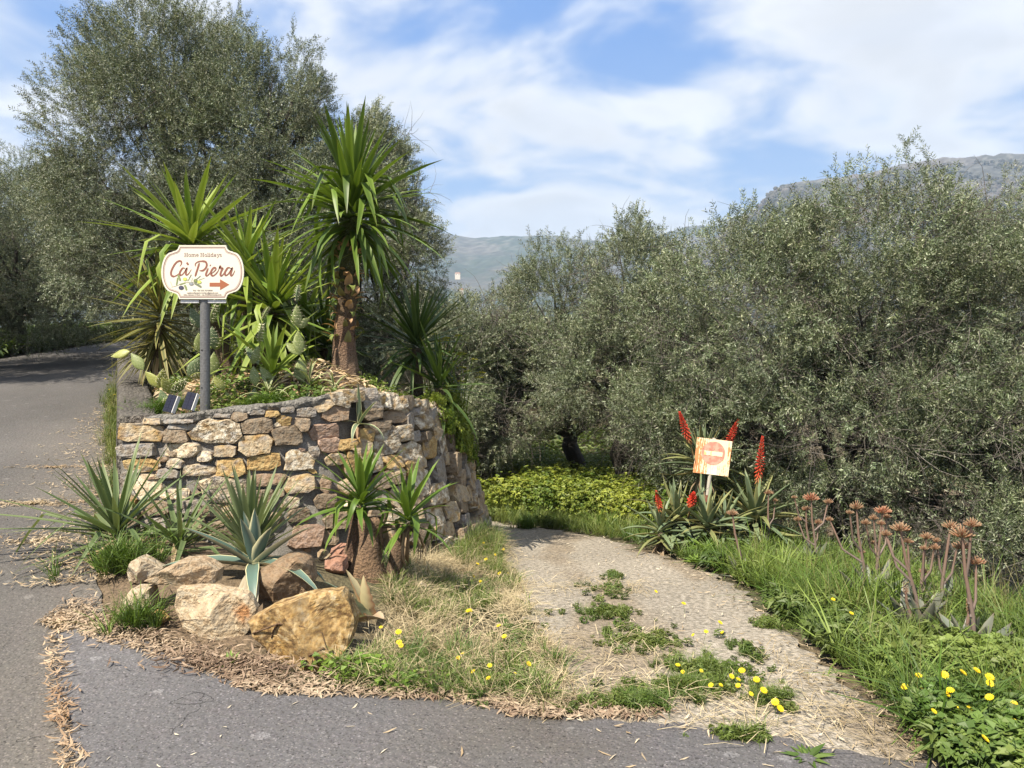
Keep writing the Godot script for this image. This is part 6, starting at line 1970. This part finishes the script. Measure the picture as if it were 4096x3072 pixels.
	for q in [[-5.35, 10.15], [-6.5, 12.3], [-4.35, 8.2]]:
		var o := thing("tall_weed", "tall thin weed against the concrete wall by the road", "weed", ground(q[0], q[1]), rf(0, 6), "tall weeds by the road wall")
		var b := Mb.new()
		for k in 5:
			var tip := Vector3(rf(-0.12, 0.12), rf(0.25, 0.6), rf(-0.1, 0.1))
			b.tube([Vector3.ZERO, tip * 0.5, tip], [0.005, 0.004, 0.002], 4, [Color(0.16, 0.18, 0.06), Color(0.2, 0.2, 0.07)])
		obj("stems", b.mesh(), M.leaf, o)
		var xs := []
		var cols := PackedColorArray()
		for k in 18:
			xs.append(Transform3D(aim(Vector3(rf(-1, 1), rf(0.2, 1), rf(-1, 1)), 0).scaled(Vector3.ONE * rf(0.3, 0.6)), Vector3(rf(-0.1, 0.1), rf(0.0, 0.4), rf(-0.08, 0.08))))
			cols.push_back(rcol(Color(0.10, 0.15, 0.03), Color(0.2, 0.23, 0.06)))
		many("foliage", M.sprigs[2], M.grass, xs, cols, o)
	# undergrowth under the olives beyond the drive
	rng.seed = 230
	pts = in_strip([Vector2(-2.6, 11.4), Vector2(-0.6, 10.95), Vector2(0.9, 10.35), Vector2(2.0, 9.4)], [Vector2(-3.0, 15.5), Vector2(0.0, 16.0), Vector2(2.5, 14.5), Vector2(3.4, 11.0)], 5200)
	scatter("undergrowth", M.bushy, M.grass, clumped(pts, 65.0, -0.12, 77.0), 0.5, 1.6, 0.45, Color(0.09, 0.16, 0.02), Color(0.30, 0.34, 0.05), "knee-high yellow-green undergrowth beneath the olives beyond the drive", "undergrowth")
	pts = in_strip([Vector2(-5, 16), Vector2(0, 16), Vector2(4, 13)], [Vector2(-5, 26), Vector2(2, 26), Vector2(9, 20)], 900)
	scatter("undergrowth", M.sprigs[1], M.grass, pts, 2.0, 4.0, 0.3, Color(0.06, 0.10, 0.02), Color(0.14, 0.18, 0.04), "darker weeds deep under the farther olives", "undergrowth")
	# the leafy bank at the left side of the road
	pts = in_strip([Vector2(-12.3, 14.5), Vector2(-12.2, 17.5), Vector2(-12.1, 19.5), Vector2(-11.9, 21.6), Vector2(-10.7, 25.2), Vector2(-7.2, 30.4)], [Vector2(-16, 15), Vector2(-16, 18), Vector2(-16, 21), Vector2(-15, 24), Vector2(-13, 29), Vector2(-8, 36)], 4200, 1.4)
	scatter("roadside_growth", M.sprigs[1], M.grass, pts, 1.3, 3.6, 0.4, Color(0.05, 0.10, 0.015), Color(0.13, 0.19, 0.03), "dark leafy growth on the far left side of the road", "undergrowth")
	pts = in_strip([Vector2(-8.9, 18.6), Vector2(-8.2, 20.6), Vector2(-6.4, 23.4)], [Vector2(-5.5, 17.5), Vector2(-4.5, 20), Vector2(-3, 23)], 420)
	scatter("roadside_growth", M.sprigs[0], M.grass, pts, 1.6, 3.2, 0.3, Color(0.12, 0.18, 0.02), Color(0.25, 0.3, 0.045), "sunlit yellow-green growth where the road bends right", "undergrowth")


func build_trees() -> void:
	# left of the road and behind the bed
	olive("big olive tree behind the planted bed, its crown reaching the top of the picture", -5.0, 12.9, [[-5.7, 5.0, 12.8, 2.0, 2.2, 1.8], [-4.3, 4.9, 12.5, 1.4, 1.6, 1.3], [-6.9, 4.0, 12.9, 1.2, 1.3, 1.3], [-4.9, 3.0, 12.2, 2.4, 1.2, 1.4], [-6.2, 6.4, 12.9, 1.3, 1.2, 1.2], [-3.55, 5.75, 12.3, 0.55, 0.75, 0.6], [-3.6, 3.6, 11.9, 1.2, 1.2, 1.1]], 44000, 200, 301, Color.WHITE, [[-3.5, 5.9, 12.3, 0.9], [-3.2, 5.6, 12.2, 0.9], [-3.0, 4.6, 12.0, 0.7], [-6.9, 6.3, 12.9, 0.9]])
	olive("olive tree just behind the tall yucca, thinning towards the hills", -2.5, 13.2, [[-2.65, 3.9, 13.1, 1.1, 1.7, 0.9], [-2.05, 3.2, 12.9, 0.85, 1.5, 0.8], [-3.0, 2.3, 12.8, 1.25, 1.0, 0.8], [-1.95, 1.95, 12.9, 0.85, 0.9, 0.8], [-2.3, 4.85, 13.1, 0.55, 0.75, 0.5]], 17000, 120, 302, Color(1.05, 1.05, 1.02), [[-2.3, 4.9, 13.0, 0.8], [-1.65, 3.9, 12.9, 0.7]])
	olive("shady olive tree standing on the left bank of the road", -12.9, 19.6, [[-12.6, 4.9, 18.8, 2.4, 1.7, 1.9], [-11.1, 4.5, 18.4, 1.7, 1.6, 1.5], [-9.6, 4.3, 18.6, 1.3, 1.7, 1.3], [-13.2, 3.3, 18.2, 1.9, 1.3, 1.4], [-10.4, 2.9, 18.4, 1.7, 1.1, 1.2], [-14.6, 4.4, 18.6, 1.8, 2.0, 1.6], [-9.0, 2.9, 19.2, 1.2, 1.2, 1.2]], 26000, 150, 303, Color(0.95, 0.97, 0.92))
	olive("olive tree at the left edge with only a branch tip in the picture", -11.2, 12.2, [[-10.3, 4.5, 12.8, 1.45, 1.1, 1.3], [-11.5, 4.9, 12.4, 1.5, 1.2, 1.4], [-11.3, 3.3, 13.2, 1.4, 0.9, 1.2]], 7000, 80, 304)
	olive("dark olive tree closing the view where the road bends", -9.5, 27.5, [[-9.5, 4.6, 26.5, 2.6, 1.9, 2.0], [-12.6, 4.8, 26.0, 2.4, 2.1, 2.0], [-7.2, 4.6, 26.0, 2.0, 2.0, 1.8], [-14.8, 5.0, 24.5, 2.2, 2.2, 2.0], [-11, 3.0, 25.5, 2.6, 1.3, 1.6], [-15.5, 3.0, 24.5, 2.4, 1.5, 1.6], [-8, 2.8, 25.5, 2.0, 1.2, 1.5]], 15000, 60, 305, Color(0.9, 0.95, 0.9), [], 1.3)
	olive("olive tree in the dark gap between the road bend and the planted bed", -6.4, 18.5, [[-6.4, 3.4, 17.8, 1.8, 1.5, 1.5], [-7.4, 4.6, 18.0, 1.5, 1.5, 1.4], [-5.0, 3.2, 17.5, 1.6, 1.5, 1.4], [-6.6, 2.2, 17.0, 1.6, 0.8, 1.0]], 9000, 100, 306, Color(0.9, 0.93, 0.88))
	olive("leafy olive tree at the near left roadside, shading the road below it", -11.0, 15.5, [[-10.0, 3.6, 15.2, 1.5, 1.3, 1.3], [-11.4, 4.2, 15.4, 1.6, 1.3, 1.4], [-9.6, 2.7, 15.8, 1.1, 0.9, 1.0], [-11.2, 2.8, 15.2, 1.5, 0.9, 1.2], [-10.2, 2.3, 16.4, 1.4, 0.7, 1.0]], 10000, 120, 314, Color(0.92, 0.95, 0.9))
	# right of the drive
	var tops := []
	rng.seed = 29
	for q in [[4.75, 3.15, 0.95], [5.05, 3.2, 0.9], [4.5, 3.0, 0.7], [5.35, 2.9, 0.8], [3.55, 2.85, 0.55], [2.9, 2.7, 0.6], [3.2, 2.8, 0.4], [4.0, 2.75, 0.6], [2.5, 2.4, 0.5], [6.0, 2.6, 0.7], [2.2, 2.4, 0.4], [5.7, 2.5, 0.6], [6.4, 2.4, 0.6]]:
		tops.append([q[0], q[1] - 0.05, 9.1, q[2]])
	olive("largest olive tree, filling the right side with its dense grey-green crown", 4.1, 9.5, [[3.0, 1.95, 9.6, 1.35, 1.4, 1.3], [4.6, 2.2, 9.3, 1.6, 1.5, 1.4], [6.1, 1.95, 9.1, 1.4, 1.4, 1.4], [4.2, 0.75, 8.9, 1.7, 1.0, 1.2], [5.6, 0.45, 8.2, 1.3, 1.0, 1.0], [5.2, -0.55, 7.9, 1.3, 0.75, 0.9], [2.5, 0.75, 10.0, 1.1, 0.9, 1.0], [3.9, -0.45, 8.8, 0.9, 0.55, 0.7], [6.7, 0.3, 8.6, 1.2, 1.2, 1.0]], 39000, 800, 307, Color(1.04, 1.06, 1.0), tops)
	olive("pointed olive tree between the largest one and the round-topped one", 1.7, 12.0, [[1.95, 2.35, 11.8, 0.85, 1.2, 0.9], [2.4, 1.5, 11.8, 1.0, 0.9, 0.9], [1.5, 1.2, 11.6, 1.1, 0.85, 0.9], [2.6, 0.4, 11.5, 0.9, 0.6, 0.8]], 12500, 220, 308, Color(1.0, 1.02, 0.96), [[1.95, 3.2, 11.7, 0.55], [2.25, 3.0, 11.7, 0.5], [1.6, 2.9, 11.7, 0.4]])
	olive("round-topped olive tree with a dark trunk beyond the bend of the drive", 1.15, 14.0, [[0.85, 2.4, 14.0, 1.05, 1.15, 1.0], [0.3, 1.4, 13.8, 1.1, 0.85, 1.0], [1.5, 1.3, 13.6, 1.1, 0.9, 1.0], [-0.4, 0.5, 13.5, 0.8, 0.7, 0.9], [2.2, 0.4, 13.2, 0.7, 0.6, 0.8], [-0.3, 1.2, 13.2, 0.8, 0.7, 0.7]], 15000, 200, 309, Color(0.98, 1.0, 0.95), [[0.9, 3.3, 14.0, 0.45], [0.5, 3.1, 14.0, 0.35]])
	olive("pale olive tree beyond the end of the stone wall", -0.5, 13.3, [[-0.8, 1.4, 12.7, 0.7, 0.95, 0.7], [-0.1, 1.55, 13.3, 0.8, 1.0, 0.8], [-0.95, 0.55, 12.3, 0.7, 0.75, 0.6], [0.15, 0.75, 13.0, 0.75, 0.7, 0.7], [-0.45, 0.3, 12.4, 0.7, 0.55, 0.6]], 11000, 250, 310, Color(1.1, 1.1, 1.05))
	olive("distant light olive tree low in the gap before the valley", -1.0, 26.0, [[-1.4, 2.1, 25.5, 1.3, 1.4, 1.2], [0.3, 2.0, 26.0, 1.4, 1.3, 1.2], [-2.6, 1.6, 25.0, 1.3, 1.4, 1.2], [0.0, 0.8, 25.5, 1.6, 0.9, 1.2]], 5000, 50, 311, Color(1.15, 1.18, 1.12), [], 1.2)
	olive("olive tree behind the largest one at the right edge", 8.4, 12.5, [[8.0, 2.6, 12.5, 1.5, 1.7, 1.4], [9.3, 2.0, 12.2, 1.5, 1.6, 1.4], [7.4, 1.0, 12.3, 1.4, 1.1, 1.2]], 7500, 80, 312)
	olive("olive tree deep in the shade behind the aloes and the no entry sign", 3.4, 13.5, [[3.2, 1.2, 13.5, 1.4, 1.2, 1.2], [4.8, 1.6, 13.8, 1.5, 1.3, 1.2], [3.8, 0.0, 13.0, 1.4, 0.7, 1.0], [6.2, 1.2, 13.6, 1.4, 1.2, 1.2]], 8000, 150, 313, Color(0.9, 0.92, 0.88))


func _ready() -> void:
	var cam := Camera3D.new()
	cam.name = "camera"
	cam.position = Vector3(0, 1.6, 0)
	cam.near = 0.05
	cam.far = 6000.0
	cam.projection = Camera3D.PROJECTION_FRUSTUM
	cam.size = 2.0 * 0.05 * 384.0 / 753.6
	cam.frustum_offset = Vector2(0, -34.0 / 753.6 * 0.05)
	cam.current = true
	add_child(cam)

	var env := Environment.new()
	env.background_mode = Environment.BG_SKY
	var sky := Sky.new()
	var pano := PanoramaSkyMaterial.new()
	pano.panorama = make_sky()
	pano.energy_multiplier = 0.47
	sky.sky_material = pano
	env.sky = sky
	env.tonemap_mode = Environment.TONE_MAPPER_LINEAR
	env.tonemap_exposure = 2.45
	env.sdfgi_enabled = true
	env.ssao_enabled = true
	env.ssil_enabled = true
	env.fog_enabled = true
	env.fog_density = 0.0002
	env.fog_light_color = Color(0.74, 0.86, 1.0)
	var we := WorldEnvironment.new()
	we.name = "environment"
	we.environment = env
	add_child(we)

	var sun := DirectionalLight3D.new()
	sun.name = "sun"
	sun.light_color = Color(1.0, 0.955, 0.88)
	sun.light_energy = 1.45
	sun.light_angular_distance = 0.5
	sun.shadow_enabled = true
	sun.look_at_from_position(Vector3.ZERO, -Vector3(-0.37, 0.80, 0.48))
	add_child(sun)

	fbm.seed = 7
	fbm.frequency = 0.01
	fbm.fractal_octaves = 4
	fine.seed = 9
	fine.frequency = 0.05
	fine.fractal_octaves = 2
	make_materials()
	var ol_top := Color(0.098, 0.125, 0.062)
	var ol_under := Color(0.31, 0.34, 0.245)
	M.twigs = []
	for k in 4:
		M.twigs.append(twig_mesh([26, 30, 24, 28][k], [0.21, 0.25, 0.19, 0.26][k], 0.048, 0.0108, ol_top, ol_under, Color(0.2, 0.18, 0.14), 20 + k))
	M.branchlet = branchlet_mesh(33)
	M.broad = tuft_mesh(9, 0.42, 0.0125, 1.3, 46, 0.05)
	M.stems = tuft_mesh(7, 0.55, 0.003, 0.5, 47, 0.6)
	M.tufts = [tuft_mesh(16, 0.34, 0.008, 0.9, 41, 0.06), tuft_mesh(18, 0.14, 0.005, 1.1, 42, 0.14), tuft_mesh(18, 0.3, 0.0045, 0.8, 43, 0.3)]
	M.straw = tuft_mesh(22, 0.2, 0.0035, 1.9, 44, 0.0)
	M.sprigs = [sprig_mesh(16, 0.16, 0.05, 51, 0.8, true), sprig_mesh(14, 0.12, 0.06, 52, 0.5), sprig_mesh(22, 0.06, 0.026, 53, 0.4, true), sprig_mesh(9, 0.09, 0.06, 54, 0.95)]
	M.bushy = sprig_mesh(26, 0.34, 0.036, 57, 0.8, true)
	M.reed = reed_mesh(64)
	M.litter = [litter_mesh(61), litter_mesh(62), litter_mesh(63)]

	build_ground()
	build_far()
	build_wall()
	build_bed()
	build_trees()
	build_cover()
	build_tall_yucca()
	build_left_yucca()
	build_bed_plants()
	build_boulders()
	build_front_plants()
	build_aloes()
	build_signs()
	build_daisies()
